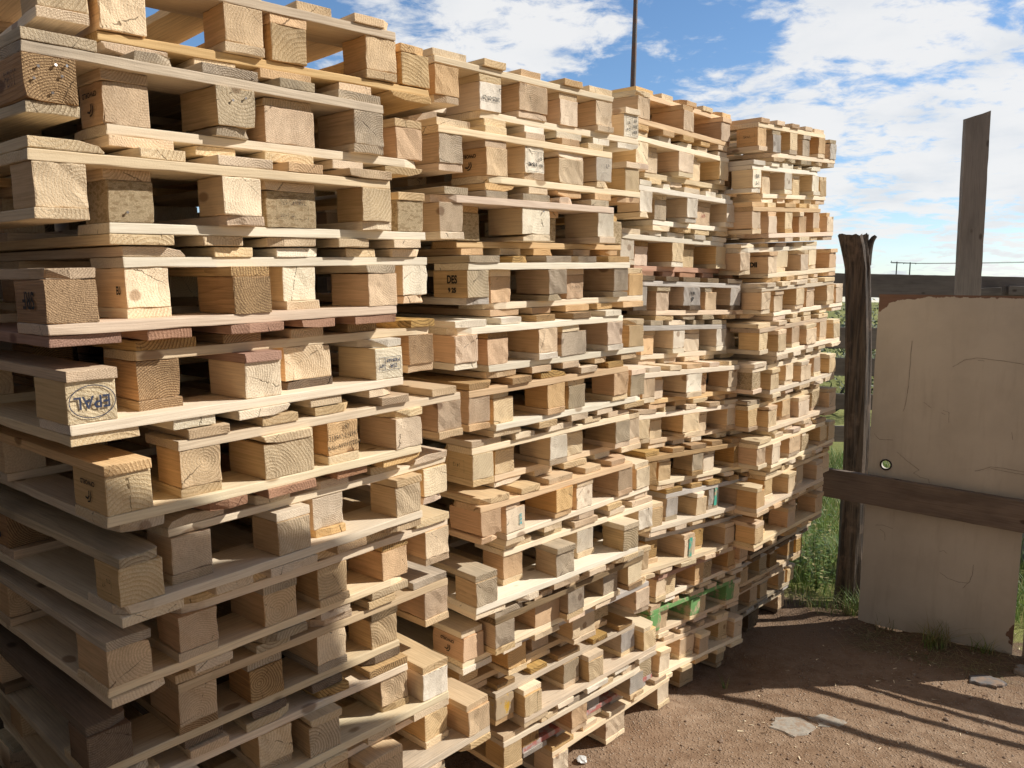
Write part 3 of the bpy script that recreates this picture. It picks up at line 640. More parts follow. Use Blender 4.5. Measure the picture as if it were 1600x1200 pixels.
o = slab('concrete_slab', [(1.16, 3.40), (1.24, 3.33), (1.37, 3.40), (1.33, 3.50), (1.20, 3.49)], .004, .03, SM, 1); tag(o, 'larger broken grey concrete slab lying flat in the brown soil', 'slab')
o = slab('concrete_slab', [(1.385, 3.41), (1.46, 3.39), (1.53, 3.46), (1.44, 3.53), (1.35, 3.50)], .003, .03, SM, 2); tag(o, 'smaller cracked grey concrete piece right beside the larger slab', 'slab')
o = slab('flat_stone', [(2.28, 3.86), (2.38, 3.80), (2.46, 3.84), (2.42, 3.92), (2.33, 3.93)], .014, .03, stone_mat('dark_stone', (.16, .15, .14), (.2, .18, .17)), 3); tag(o, 'flat dark grey stone in the shaded soil before the panel', 'stone')
o = slab('flat_stone', [(2.56, 3.96), (2.64, 3.90), (2.70, 3.95), (2.66, 4.01), (2.60, 4.01)], .02, .04, stone_mat('pale_stone', (.30, .25, .2), (.34, .3, .26)), 4); tag(o, 'pale pointed stone beside the foot of the white panel', 'stone')
# crumpled scrap of paper by the base pallet
bm = bmesh.new(); bmesh.ops.create_icosphere(bm, subdivisions=3, radius=.022)
for v in bm.verts: v.co = v.co * (1 + .5 * noise.noise(v.co * 70)); v.co.z *= .45
me = bpy.data.meshes.new('paper_scrap'); bm.to_mesh(me); bm.free()
m, nt, bs = new_mat('white_paper'); g = NT(nt); tc = g.n('TexCoord'); n = g.noise(tc.outputs['Object'], 60, 4)
g.set(bs.inputs['Base Color'], g.mix(n, c4((.85, .85, .82)), c4((.6, .6, .58)))); bs.inputs['Roughness'].default_value = .6
o = mesh_obj('paper_scrap', me, m); o.location = (.31, 3.10, .012); tag(o, 'crumpled white paper scrap on the soil by the second stack', 'litter')

# ------------------------------------------------------------------ grass and weeds
def leafmat(name, a, b, c=None):
    m, nt, bs = new_mat(name); g = NT(nt); geo = g.n('NewGeometry')
    isl = geo.outputs['Random Per Island']
    col = g.mix(isl, c4(a), c4(b))
    if c: col = g.mix(g.ramp(isl, .82, .86), col, c4(c))
    g.set(bs.inputs['Base Color'], col); bs.inputs['Roughness'].default_value = .55
    tr = g.n('BsdfTranslucent'); g.set(tr.inputs[0], col)
    mx = g.n('MixShader'); mx.inputs[0].default_value = .3
    nt.links.new(bs.outputs[0], mx.inputs[1]); nt.links.new(tr.outputs[0], mx.inputs[2])
    out = [n for n in nt.nodes if n.type == 'OUTPUT_MATERIAL'][0]; nt.links.new(mx.outputs[0], out.inputs[0])
    return m
GREEN = leafmat('grass_green', (.08, .15, .03), (.27, .36, .09), (.46, .40, .18))
DRY = leafmat('grass_dry', (.30, .24, .11), (.50, .42, .24), (.12, .16, .04))
def blades(V, F, x, y, z, h, w, rs, lean=.5, seg=3):
    a = rs.random() * 6.283; dx, dy = math.cos(a), math.sin(a); b = rs.random() * 6.283; ln = lean * rs.uniform(.3, 1.3) * h
    o = len(V); px, py = -dy * w, dx * w
    for k in range(seg + 1):
        t = k / seg; ww = (1 - t ** 1.5); cx = x + dx * ln * t * t; cy = y + dy * ln * t * t; cz = z + h * t * (1 - .25 * t * lean)
        V.append((cx - px * ww, cy - py * ww, cz)); V.append((cx + px * ww, cy + py * ww, cz))
    for k in range(seg): F.append((o + 2 * k, o + 2 * k + 1, o + 2 * k + 3, o + 2 * k + 2))
def build(name, V, F, mat):
    me = bpy.data.meshes.new(name); me.from_pydata(V, [], F); me.update(); return mesh_obj(name, me, mat)
rs = random.Random(5); V, F = [], []
def is_free(x, y):
    p = Vector((x, y, 0)); s, d = p.dot(U), p.dot(N)
    return not (s < 4.55 and 1.5 < d < 3.0)
cnt = 0
while cnt < 26000:
    x = rs.uniform(1.2, 5.5); y = rs.uniform(4.55, 9.5)
    if .57 * x + .82 * y + .35 * noise.noise(Vector((x * 2.5, y * 2.5, 0))) < 5.12 or not is_free(x, y): continue
    cl = noise.noise(Vector((x * 3.1, y * 3.1, 5)))
    h = (.09 + .20 * max(0, cl + .25)) * rs.uniform(.6, 1.4) * (1.25 if y < 6 else 1)
    blades(V, F, x, y, ground_z(x, y), h, rs.uniform(.002, .0045), rs, .7); cnt += 1
tag(build('meadow_grass', V, F, GREEN), None, None, kind='stuff')
# broad weeds among the grass behind the last stack
def weed(name, x, y, h, n, label):
    V, F = [], []; rs = random.Random(int(x * 1000)); z = ground_z(x, y)
    for s in range(n):
        a = rs.random() * 6.28; ln = h * rs.uniform(.1, .5); hh = h * rs.uniform(.5, 1)
        for k in range(9):
            t = (k + 1) / 9; c = Vector((x + math.cos(a) * ln * t, y + math.sin(a) * ln * t, z + hh * t))
            b = rs.random() * 6.28; L = .03 * rs.uniform(.6, 1.4); d = Vector((math.cos(b), math.sin(b), rs.uniform(-.2, .6))).normalized() * L
            s2 = d.cross(Vector((0, 0, 1))).normalized() * L * .28; o = len(V)
            V += [tuple(c), tuple(c + d * .5 + s2), tuple(c + d), tuple(c + d * .5 - s2)]; F.append((o, o + 1, o + 2, o + 3))
        blades(V, F, x, y, z, hh, .0025, rs, ln / h * 1.2)
    o = build(name, V, F, GREEN); tag(o, label, 'weed', 'weeds between the last stack and the charred post'); return o
for q, (x, y, h, lb) in enumerate([(1.98, 5.10, .34, 'low bushy green weed right at the foot of the charred post'), (2.06, 5.35, .42, 'tall green weed standing behind the charred post'),
        (1.86, 5.30, .38, 'leafy green weed beside the lowest pallets of the last stack'), (2.2, 5.75, .45, 'green weed farthest back between last stack and post')]):
    weed('green_weed', x, y, h, 26, lb)
def tuft(x, y, n, h, spread, mat, label):
    V, F = [], []; rs = random.Random(int(x * 777))
    for q in range(n):
        a = rs.random() * 6.28; r = spread * rs.random(); px, py = x + r * math.cos(a), y + r * math.sin(a)
        blades(V, F, px, py, ground_z(px, py) - .003, h * rs.uniform(.4, 1.2), rs.uniform(.0012, .0026), rs, rs.uniform(.4, 1.7))
    o = build('grass_tuft', V, F, mat); tag(o, label, 'grass tuft', 'grass tufts along the panel and post')
tuft(2.34, 4.26, 90, .17, .07, DRY, 'straw coloured dry tuft leaning on the white panel')
tuft(2.28, 4.22, 60, .15, .06, GREEN, 'green blades mixed beside the dry tuft at the panel')
tuft(2.52, 4.16, 45, .12, .06, GREEN, 'small green tuft near the outer corner of the panel')
tuft(2.07, 4.70, 120, .20, .10, GREEN, 'dark green tuft at the foot of the charred post')
tuft(1.86, 4.78, 110, .16, .14, GREEN, 'green tuft between charred post and last stack')
tuft(2.16, 4.50, 50, .12, .07, DRY, 'thin dry blades at the inner corner of the panel')
tuft(1.06, 3.80, 9, .07, .012, GREEN, 'single small green sprout alone on the bare soil')
tuft(2.02, 4.72, 70, .14, .12, DRY, 'dry brown stems around the foot of the charred post')
tuft(1.74, 4.86, 60, .12, .14, DRY, 'dry grass at the corner of the last stack')
# loose straw on the soil in front of the panel
V, F = [], []; rs = random.Random(21)
for q in range(420):
    t = rs.random(); c = PANA.lerp(PANB, t) + Vector((-.57, -.82)) * rs.uniform(.02, .35) + Vector((rs.uniform(-.08, .08), 0))
    a = rs.random() * 3.14; l = rs.uniform(.02, .09); z = ground_z(c.x, c.y) + .006; o_ = len(V); w = .0009
    dx, dy = math.cos(a) * l, math.sin(a) * l
    for k in range(4):
        tt = k / 3 - .5; bx = c.x + dx * tt * 2 - dy * .25 * (tt * tt); by = c.y + dy * tt * 2 + dx * .25 * (tt * tt)
        V.append((bx - math.sin(a) * w, by + math.cos(a) * w, z + .004 * math.sin(k * 1.3 + q))); V.append((bx + math.sin(a) * w, by - math.cos(a) * w, z + .004 * math.sin(k * 1.3 + q)))
    for k in range(3): F.append((o_ + 2 * k, o_ + 2 * k + 1, o_ + 2 * k + 3, o_ + 2 * k + 2))
tag(build('straw', V, F, DRY), None, None, kind='stuff')

# ------------------------------------------------------------------ charred post
def post_mat(name, a, b, c):
    m, nt, bs = new_mat(name); g = NT(nt); tc = g.n('TexCoord'); P = tc.outputs['Object']
    st = g.noise(g.vmath('MULTIPLY', P, (1, 1, .06)), 55, 5, .65, .6); n = g.noise(P, 7, 5, .6); f = g.noise(P, 120, 3)
    col = g.mix(g.ramp(st, .35, .65), c4(a), c4(b)); col = g.mix(g.ramp(n, .5, .68, 0, .7), col, c4(c))
    g.set(bs.inputs['Base Color'], col); bs.inputs['Roughness'].default_value = .88
    g.set(bs.inputs['Normal'], g.bump(g.math('ADD', st, g.math('MULTIPLY', f, .3)), .9, .012)); return m
CH = post_mat('charred_timber', (.028, .020, .015), (.12, .085, .062), (.19, .13, .095))
def trunk(name, path, mat, parent=None, nseg=22, seed=1, flute=.12):
    """path: list of (x, y, z, radius_x, radius_y)"""
    V, F = [], []; n = len(path); so = Vector((seed * 3.1, 0, 0))
    for i, (x, y, z, rx, ry) in enumerate(path):
        for k in range(nseg):
            a = 2 * math.pi * k / nseg; d = Vector((math.cos(a), math.sin(a), z * .5))
            q = 1 + flute * noise.noise(Vector((d.x * 2.3, d.y * 2.3, z * .8)) + so) * 2 + .05 * noise.noise(Vector((d.x * 5, d.y * 5, z * 9)) + so)
            V.append((x + d.x * rx * q, y + d.y * ry * q, z + (0 if i < n - 1 else .02 * noise.noise(Vector((d.x * 3, d.y * 3, 0)) + so))))
    for i in range(n - 1):
        for k in range(nseg): j = (k + 1) % nseg; F.append((i * nseg + k, i * nseg + j, (i + 1) * nseg + j, (i + 1) * nseg + k))
    F.append([(n - 1) * nseg + k for k in range(nseg)]); F.append([k for k in range(nseg)][::-1])
    me = bpy.data.meshes.new(name); me.from_pydata(V, [], F); me.update(); return mesh_obj(name, me, mat, parent)
pr = empty('charred_post', (2.095, 4.87, 0))
def seg(p, n=26):
    out = []
    for i in range(n):
        t = i / (n - 1) * (len(p) - 1); a = min(int(t), len(p) - 2); f = t - a
        out.append(tuple(p[a][k] * (1 - f) + p[a + 1][k] * f for k in range(5)))
    return out
trunk('trunk', seg([(0.0, 0, -.08, .092, .085), (0, 0, .35, .080, .078), (-.012, .0, 1.0, .073, .072), (-.03, .01, 1.6, .070, .07), (-.06, .02, 2.05, .068, .066), (-.085, .02, 2.17, .076, .066), (-.105, .02, 2.245, .078, .064)], 40), CH, pr, 26, 2)
trunk('branch_stub', seg([(-.02, .02, 2.07, .03, .03), (-.012, .02, 2.15, .024, .024), (.0, .02, 2.20, .018, .02), (.022, .02, 2.243, .015, .016)], 8), CH, pr, 10, 5)
trunk('branch_stub', seg([(-.015, .02, 2.13, .018, .018), (-.022, .02, 2.20, .013, .014), (-.02, .02, 2.248, .010, .011)], 6), CH, pr, 8, 7)
tag(pr, 'dark charred tree trunk post with a forked top', 'post')

# ------------------------------------------------------------------ pale panel (an old door leaf) with keyhole ring
EV = (PANB - PANA).normalized(); PW = (PANB - PANA).length
m, nt, bs = new_mat('dirty_cream_paint'); g = NT(nt); tc = g.n('TexCoord'); P = tc.outputs['Object']; sp = g.n('SeparateXYZ'); g.set(sp.inputs[0], P)
n1 = g.noise(P, 3, 5, .6); n2 = g.noise(g.vmath('MULTIPLY', P, (1, 1, .12)), 22, 5, .6); n3 = g.noise(P, 26, 5, .7)
col = g.mix(g.ramp(n1, .35, .7, 0, .6), c4((.58, .53, .45)), c4((.44, .395, .33)))
col = g.mix(g.ramp(n2, .5, .75, 0, .35), col, c4((.38, .33, .27)))
wv = g.n('TexWave', wave_type='BANDS', bands_direction='Z'); g.set(wv.inputs['Vector'], P); wv.inputs['Scale'].default_value = 40; wv.inputs['Distortion'].default_value = 1.5
wx = g.n('TexWave', wave_type='BANDS', bands_direction='X'); g.set(wx.inputs['Vector'], P); wx.inputs['Scale'].default_value = 55; wx.inputs['Distortion'].default_value = 1.
col = g.mix(g.math('MULTIPLY', wv.outputs[1], .05), col, c4((.3, .26, .22)))
col = g.mix(g.ramp(g.noise(P, 45, 6, .75), .66, .72, 0, .45), col, c4((.22, .15, .10)))
# paint lost along the top edge and the upper inner corner
dt = g.math('SUBTRACT', 1.9, sp.outputs[2])
cor = g.math('MULTIPLY', g.math('SUBTRACT', .36, sp.outputs[0]), .12)   # wider toward the corner
thr = g.math('ADD', g.math('MAXIMUM', cor, .012), g.math('MULTIPLY', g.math('SUBTRACT', n3, .5), .05))
thr = g.math('ADD', thr, g.math('MULTIPLY', g.ramp(sp.outputs[0], .085, 0.0), .055))
bare = g.math('LESS_THAN', dt, thr)
lowr = g.math('MULTIPLY', g.math('LESS_THAN', g.math('ADD', g.math('SUBTRACT', PW, sp.outputs[0]), g.math('MULTIPLY', g.math('ABSOLUTE', g.math('SUBTRACT', sp.outputs[2], .13)), .6)), g.math('MULTIPLY', n3, .07)), 1.)
bare = g.math('MAXIMUM', bare, lowr)
wd = g.mix(g.noise(g.vmath('MULTIPLY', P, (8, 8, 90)), 1, 4), c4((.10, .05, .035)), c4((.26, .15, .10)))
col = g.mix(bare, col, wd)
g.set(bs.inputs['Base Color'], col); bs.inputs['Roughness'].default_value = .6
g.set(bs.inputs['Normal'], g.bump(g.math('SUBTRACT', g.math('ADD', n3, g.math('MULTIPLY', wx.outputs[1], .15)), bare), .25, .002))
pn = empty('panel', (PANA.x, PANA.y, 0)); pn.rotation_euler = (0, 0, math.atan2(EV.y, EV.x))
HX, HZ, HR = .092, .951, .024; TH = .035
bm = bmesh.new()
def facepatch(y, flipn):
    ring = []
    sq = .06
    for k in range(24):
        a = 2 * math.pi * k / 24; ring.append((HX + HR * math.cos(a), HZ + HR * math.sin(a)))
    outr = []
    for k in range(24):
        a = 2 * math.pi * k / 24; cx_, sx_ = math.cos(a), math.sin(a); s_ = sq / max(abs(cx_), abs(sx_)); outr.append((HX + cx_ * s_, HZ + sx_ * s_))
    def vv(p): return bm.verts.new((p[0], y, p[1]))
    for k in range(24):
        j = (k + 1) % 24; f = [vv(ring[k]), vv(outr[k]), vv(outr[j]), vv(ring[j])]; bm.faces.new(f)
    xs = [0, HX - sq, HX + sq, PW]; zs_ = [.02, HZ - sq, HZ + sq, 1.9]
    for a in range(3):
        for b in range(3):
            if a == 1 and b == 1: continue
            bm.faces.new([vv((xs[a], zs_[b])), vv((xs[a + 1], zs_[b])), vv((xs[a + 1], zs_[b + 1])), vv((xs[a], zs_[b + 1]))])
    return ring
facepatch(0, 0); facepatch(TH, 1)
for p, q in (((0, .02), (PW, .02)), ((PW, .02), (PW, 1.9)), ((PW, 1.9), (0, 1.9)), ((0, 1.9), (0, .02))):
    bm.faces.new([bm.verts.new((p[0], 0, p[1])), bm.verts.new((q[0], 0, q[1])), bm.verts.new((q[0], TH, q[1])), bm.verts.new((p[0], TH, p[1]))])
for k in range(24):
    a, b = 2 * math.pi * k / 24, 2 * math.pi * (k + 1) / 24
    P4 = [(HX + HR * math.cos(a), HZ + HR * math.sin(a)), (HX + HR * math.cos(b), HZ + HR * math.sin(b))]
    bm.faces.new([bm.verts.new((P4[0][0], 0, P4[0][1])), bm.verts.new((P4[0][0], TH, P4[0][1])), bm.verts.new((P4[1][0], TH, P4[1][1])), bm.verts.new((P4[1][0], 0, P4[1][1]))])
bmesh.ops.remove_doubles(bm, verts=bm.verts, dist=1e-5); bmesh.ops.recalc_face_normals(bm, faces=bm.faces)
me = bpy.data.meshes.new('board'); bm.to_mesh(me); bm.free()
mesh_obj('board', me, m, pn)
mm, nt, bs = new_mat('dark_metal'); g = NT(nt); tc = g.n('TexCoord'); n = g.noise(tc.outputs['Object'], 90, 3)
g.set(bs.inputs['Base Color'], g.mix(n, c4((.02, .02, .02)), c4((.07, .055, .05)))); bs.inputs['Roughness'].default_value = .5; bs.inputs['Metallic'].default_value = .6
bm = bmesh.new(); NA, NB = 32, 10
for i in range(NA):
    for j in range(NB):
        a, b = 2 * math.pi * i / NA, 2 * math.pi * j / NB
        bm.verts.new((HX + (.0275 + .0045 * math.cos(b)) * math.cos(a), -.002 + .005 * math.sin(b), HZ + (.0275 + .0045 * math.cos(b)) * math.sin(a)))
bm.verts.ensure_lookup_table()
for i in range(NA):
    for j in range(NB):
        bm.faces.new([bm.verts[i * NB + j], bm.verts[((i + 1) % NA) * NB + j], bm.verts[((i + 1) % NA) * NB + (j + 1) % NB], bm.verts[i * NB + (j + 1) % NB]])
bmesh.ops.recalc_face_normals(bm, faces=bm.faces)
me = bpy.data.meshes.new('lock_ring'); bm.to_mesh(me); bm.free(); mesh_obj('lock_ring', me, mm, pn)
# scratches drawn as thin raised scars in the paint
SCR = [[(.182, 1.65), (.180, 1.50), (.178, 1.38), (.170, 1.29), (.160, 1.26)], [(.385, 1.52), (.44, 1.56), (.50, 1.575), (.56, 1.57), (.63, 1.565), (.73, 1.55)], [(.50, 1.563), (.53, 1.562)],
       [(.145, 1.03), (.20, .985), (.262, .945)], [(.262, .945), (.236, .925)], [(.236, .925), (.27, .905), (.312, .90), (.316, .88)],
       [(.355, 1.285), (.386, 1.275), (.389, 1.22)], [(.35, 1.27), (.37, 1.26)], [(.53, .975), (.575, .995), (.60, 1.01), (.70, 1.005), (.762, 1.0)], [(.60, 1.0), (.70, .99), (.762, .985)],
       [(.42, .86), (.46, .835), (.52, .815), (.57, .815)], [(.40, .395), (.44, .37), (.50, .36), (.538, .365)], [(.515, .33), (.545, .375), (.556, .42), (.556, .47)],
       [(.39, .51), (.412, .52), (.425, .505)], [(.06, .60), (.10, .605), (.15, .595)], [(.085, .58), (.11, .565), (.115, .52)], [(.68, 1.2), (.686, 1.16)], [(.02, 1.12), (.05, 1.09), (.12, 1.095)], [(.26, 1.32), (.30, 1.29)]]
bm = bmesh.new()
for s in SCR:
    for a, b in zip(s[:-1], s[1:]):
        n = 5
        for k in range(n):
            p = Vector(a).lerp(Vector(b), k / n); q = Vector(a).lerp(Vector(b), (k + 1) / n)
            jit = lambda v: v + Vector((noise.noise(Vector((v.x * 60, v.y * 60, 2))), noise.noise(Vector((v.x * 60, v.y * 60, 9))))) * .003
            p, q = jit(p), jit(q); d = (q - p).normalized(); w = .0011 * (1 + .6 * noise.noise(Vector((p.x * 90, p.y * 90, 0)))); pe = Vector((-d.y, d.x)) * w
            bm.faces.new([bm.verts.new((v.x, -.0015, v.y)) for v in (p - pe, q - pe, q + pe, p + pe)])
me = bpy.data.meshes.new('scratches'); bm.to_mesh(me); bm.free()
m2, nt, bs = new_mat('scratch_dark'); g = NT(nt); tc = g.n('TexCoord'); n = g.noise(tc.outputs['Object'], 50, 3)
g.set(bs.inputs['Base Color'], g.mix(n, c4((.19, .15, .12)), c4((.36, .31, .25)))); bs.inputs['Roughness'].default_value = .9
mesh_obj('scratches', me, m2, pn)
tag(pn, 'tall dirty cream panel with chipped brown top edge and round hole', 'panel')

# ------------------------------------------------------------------ fences, rails, posts
GREYW = wood('fence_weathered', (.26, .225, .20), (.13, .105, .09), .5, .5, (.07, .06, .055), fuzz=1.3)
DKW = wood('rail_dark_brown', (.27, .205, .16), (.13, .09, .068), .5, .4, (.06, .048, .04), fuzz=1.4)
def timber(name, a, b, w, th, mat, parent=None, roll=0., seed=0, r=.004):
    """A plank from a to b, w tall/wide, th thick; grain along its length."""
    a, b = Vector(a), Vector(b); L = (b - a).length
    me = rough_box(name, th, L, w, r=r, seg=.05, amp=.0015, side=.004, seed=seed); me.materials.append(mat)
    o = bpy.data.objects.new(name, me); COL.objects.link(o)
    y = (b - a).normalized(); up = Vector((0, 0, 1))
    if abs(y.z) > .8: up = Vector((0, -1, 0))
    x = y.cross(up).normalized(); z = x.cross(y)
    Mx = Matrix((x, y, z)).transposed().to_4x4(); Mx.translation = (a + b) / 2
    Mx = Mx @ Matrix.Rotation(roll, 4, 'Y')
    if parent is not None: o.parent = parent; Mx = parent.matrix_world.inverted() @ Mx
    o.matrix_basis = Mx
    return o
# slatted field fence behind
fe = empty('slat_fence', (1.2, 5.6, 0)); bpy.context.view_layer.update()
LV = [(1.965, .158, 1.1, 9.6), (1.608, .145, .9, 9.4), (1.41, .12, .9, 9.5), (1.17, .108, .8, 9.6), (.945, .11, 1.0, 9.4)]
for q, (z, w, x0, x1) in enumerate(LV):
    xm = 3.75 + q * .02
    timber('fence_board', (x0, 5.6, z + .004), (xm, 5.6, z - .002), w, .028, GREYW, fe, seed=q)
    timber('fence_board', (xm + .012, 5.603, z - .004), (x1, 5.6, z), w * .9, .028, GREYW, fe, seed=q + 20)
for x in (.95, 3.72, 6.6, 9.4):
    timber('fence_post', (x, 5.68, -.1), (x, 5.68, 2.0), .11, .10, GREYW, fe, seed=int(x * 9))
timber('fence_board', (3.02, 5.56, 1.93), (3.28, 5.56, 1.945), .05, .03, GREYW, fe, seed=60)
timber('fence_board', (3.33, 5.56, 1.95), (3.9, 5.56, 1.955), .06, .03, GREYW, fe, seed=61)
tag(fe, 'grey slatted board fence running behind panel and post', 'fence')
# tall flat gate post behind the panel
PM = wood('post_grey_brown', (.30, .255, .22), (.18, .14, .115), .45, .35, (.10, .085, .075))
gp = rough_box('gate_post', .034, 2.98, .137, r=.003, seg=.05, amp=.001, seed=9)
for v in gp.vertices:
    if v.co.y > 1.44: v.co.y += -.0 + .022 * (v.co.z / .07)
gp.materials.append(PM)
o = bpy.data.objects.new('gate_post', gp); COL.objects.link(o)
a, b = Vector((2.665, 4.76, -.06)), Vector((2.59, 4.75, 2.905)); y = (b - a).normalized(); zx = Vector((1, 0, 0)); xx = y.cross(zx).normalized(); zx = xx.cross(y)
Mx = Matrix((xx, y, zx)).transposed().to_4x4(); Mx.translation = (a + b) / 2; o.matrix_basis = Mx
tag(o, 'tall flat grey plank post rising above the cream panel', 'post')
# heavy rail nailed across the panel
EV3 = Vector((EV.x, EV.y, 0)); NF = Vector((EV.y, -EV.x, 0))     # toward the yard
if NF.y > 0: NF = -NF
def along(t, off, z): v = Vector((PANA.x, PANA.y, 0)) + EV3 * t + NF * off; v.z = z; return v
o = timber('gate_rail', along(-.235, .034, .815), along(2.9, .034, .700), .165, .045, DKW, seed=4); tag(o, 'heavy dark brown rail crossing the panel at mid height', 'rail')
# rest of the gate to the right of the picture
gt = empty('yard_gate', along(.9, .0, 0)); bpy.context.view_layer.update()
timber('gate_stile', along(.885, .0, -.03), along(.885, .0, 1.90), .21, .05, DKW, gt, seed=31)
timber('gate_bar', along(.78, .075, 1.47), along(3.2, .075, 1.43), .045, .03, DKW, gt, seed=32)
timber('gate_bar', along(.99, -.02, 1.22), along(3.2, -.02, 1.12), .035, .03, DKW, gt, seed=33)
timber('gate_bar', along(.99, -.02, .98), along(3.2, -.02, 1.04), .025, .025, DKW, gt, seed=34)
timber('gate_stile', along(3.1, .03, -.03), along(3.1, .03, 1.72), .10, .05, DKW, gt, seed=35)
tag(gt, 'dark wooden bar gate continuing beside the cream panel', 'gate')
# unseen lean-to roof added to shade the front stack and dim ambient light
rf = empty('unseen_shade_roof', (1.9, 1.2, 0)); bpy.context.view_layer.update()
m, nt, bs = new_mat('rusty_corrugated_iron'); g = NT(nt); tc = g.n('TexCoord'); n = g.noise(tc.outputs['Object'], 5, 6)
g.set(bs.inputs['Base Color'], g.mix(g.ramp(n, .4, .65), c4((.42, .42, .42)), c4((.24, .11, .06)))); bs.inputs['Roughness'].default_value = .5; bs.inputs['Metallic'].default_value = .4
bm = bmesh.new()
RA, RB, RE, RC, RD = Vector((0.92, 1.49)), Vector((2.01, 2.29)), Vector((3.21, 2.61)), Vector((4.0, .9)), Vector((2.0, -.7))
nn_ = 90; prev = None
for i in range(nn_ + 1):
    t = i / nn_; PL = [Vector((-1.25, 1.0)), Vector((.50, 1.08)), RA, RB, RE]; KN = [0, .4, .42, .75, 1.]
    j_ = max(a_ for a_ in range(4) if KN[a_] <= t); p = PL[j_].lerp(PL[j_ + 1], (t - KN[j_]) / (KN[j_ + 1] - KN[j_])); q = Vector((-1.25, -3.)).lerp(Vector((4.2, -3.)), t); z = 3.2 + .012 * math.sin(t * 110)
    cur = (bm.verts.new((p.x - 1.9, p.y - 1.2, z)), bm.verts.new((q.x - 1.9, q.y - 1.2, z + .05)))
    if prev: bm.faces.new((prev[0], cur[0], cur[1], prev[1]))
    prev = cur
me = bpy.data.meshes.new('shade_roof_sheet'); bm.to_mesh(me); bm.free(); mesh_obj('shade_roof_sheet', me, m, rf)
timber('shade_roof_rafter', (.95, 1.25, 3.15), (.95, -2.9, 3.18), .09, .045, DKW, rf, seed=41)
timber('shade_roof_rafter', (2.5, 2.3, 3.15), (2.5, -2.9, 3.18), .09, .045, DKW, rf, seed=42)
timber('shade_roof_post', (.95, -2.5, 0), (.95, -2.5, 3.12), .1, .1, DKW, rf, seed=43)
timber('shade_roof_post', (2.5, .9, 0), (2.5, .9, 3.12), .1, .1, DKW, rf, seed=44)
tag(rf, 'added unseen rusty corrugated roof on timber posts, casting shade on the front stack', 'roof')

# unseen plank wall added left of the camera to darken the front stack's sides
WD = wood('added_wall_planks', (.20, .14, .09), (.10, .065, .04), .5, .4, (.04, .035, .03))
sw = empty('unseen_shade_wall', (-1.6, .5, 0)); bpy.context.view_layer.update()
for q in range(26):
    t0_, t1_ = q / 26, (q + 1) / 26; A_, B_ = Vector((-1.62, 1.95, 0)), Vector((-1.1, -3.2, 0)); p = A_.lerp(B_, (t0_ + t1_) / 2)
    timber('shade_wall_plank', (p.x, p.y, -.02), (p.x + .004, p.y, 2.75 + .02 * math.sin(q * 2.1)), .19, .022, WD, sw, roll=R(90 - 5.8) , seed=q % 5)
tag(sw, 'added unseen dark plank wall keeping light off the front stack', 'wall')
# boarded wall added behind the stacks to keep light out of their gaps
bw_ = empty('added_back_wall', tuple(U * 1.5 + N * 3.16)); bpy.context.view_layer.update()
for q in range(12):
    z = .09 + q * .178; A_ = U * -1.2 + N * 3.16; B_ = U * 3.45 + N * 3.22
    timber('added_back_wall_board', (A_.x, A_.y, z), (B_.x, B_.y, z + .01), .165, .022, WD, bw_, seed=q % 5)
for q in range(5):
    A_ = U * (-1.1 + q * 1.12) + N * 3.25; timber('added_back_wall_post', (A_.x, A_.y, -.05), (A_.x, A_.y, 2.18), .1, .09, WD, bw_, seed=q)
tag(bw_, 'dark boarded wall added behind the three nearer stacks to darken their gaps', 'wall')

# thin steel mast behind the stacks
m, nt, bs = new_mat('rusty_steel'); g = NT(nt); tc = g.n('TexCoord'); n = g.noise(tc.outputs['Object'], 22, 5, .65)
g.set(bs.inputs['Base Color'], g.mix(g.ramp(n, .4, .6), c4((.12, .11, .11)), c4((.17, .09, .06)))); bs.inputs['Roughness'].default_value = .6
bm = bmesh.new(); rings = []
for i in range(13):
    z = i * .45; r = .021 if z < 3.9 else .017; rings.append([bm.verts.new((.002 * math.sin(i) + r * math.cos(k * .6283), r * math.sin(k * .6283), z)) for k in range(10)])
    if i in (8,): pass
for A, B in zip(rings[:-1], rings[1:]):
    for k in range(10): bm.faces.new((A[k], A[(k + 1) % 10], B[(k + 1) % 10], B[k]))
bm.faces.new(rings[-1]); me = bpy.data.meshes.new('steel_mast'); bm.to_mesh(me); bm.free()
for p in me.polygons: p.use_smooth = True
o = mesh_obj('steel_mast', me, m); o.location = (.885, 6.5, 0); tag(o, 'thin dark steel mast rising behind the stacks', 'pole')

# distant H-frame power pole and its wires
m, nt, bs = new_mat('creosote_pole'); g = NT(nt); tc = g.n('TexCoord'); n = g.noise(tc.outputs['Object'], 3, 3)
g.set(bs.inputs['Base Color'], g.mix(n, c4((.05, .055, .06)), c4((.10, .10, .10)))); bs.inputs['Roughness'].default_value = .9
def tube(bm, a, b, r, n=8, r2=None):
    a, b = Vector(a), Vector(b); d = (b - a).normalized(); s = d.orthogonal().normalized(); t = d.cross(s); A, B = [], []
    for k in range(n):
        u_ = s * math.cos(6.2832 * k / n) + t * math.sin(6.2832 * k / n); A.append(bm.verts.new(a + u_ * r)); B.append(bm.verts.new(b + u_ * (r2 or r)))
    for k in range(n): bm.faces.new((A[k], A[(k + 1) % n], B[(k + 1) % n], B[k]))
    bm.faces.new(A[::-1]); bm.faces.new(B)
def tubeobj(name, segs, mat, parent=None):
    bm = bmesh.new()
    for s in segs: tube(bm, *s)
    me = bpy.data.meshes.new(name); bm.to_mesh(me); bm.free(); return mesh_obj(name, me, mat, parent)
pp = empty('power_pole', (117.6, 250, 0))
tubeobj('pole', [((-2.1, 0, 0), (-2.0, 0, 14.0), .24, 8, .17)], m, pp); tubeobj('pole', [((2.1, 0, 0), (2.0, 0, 13.9), .24, 8, .17)], m, pp)
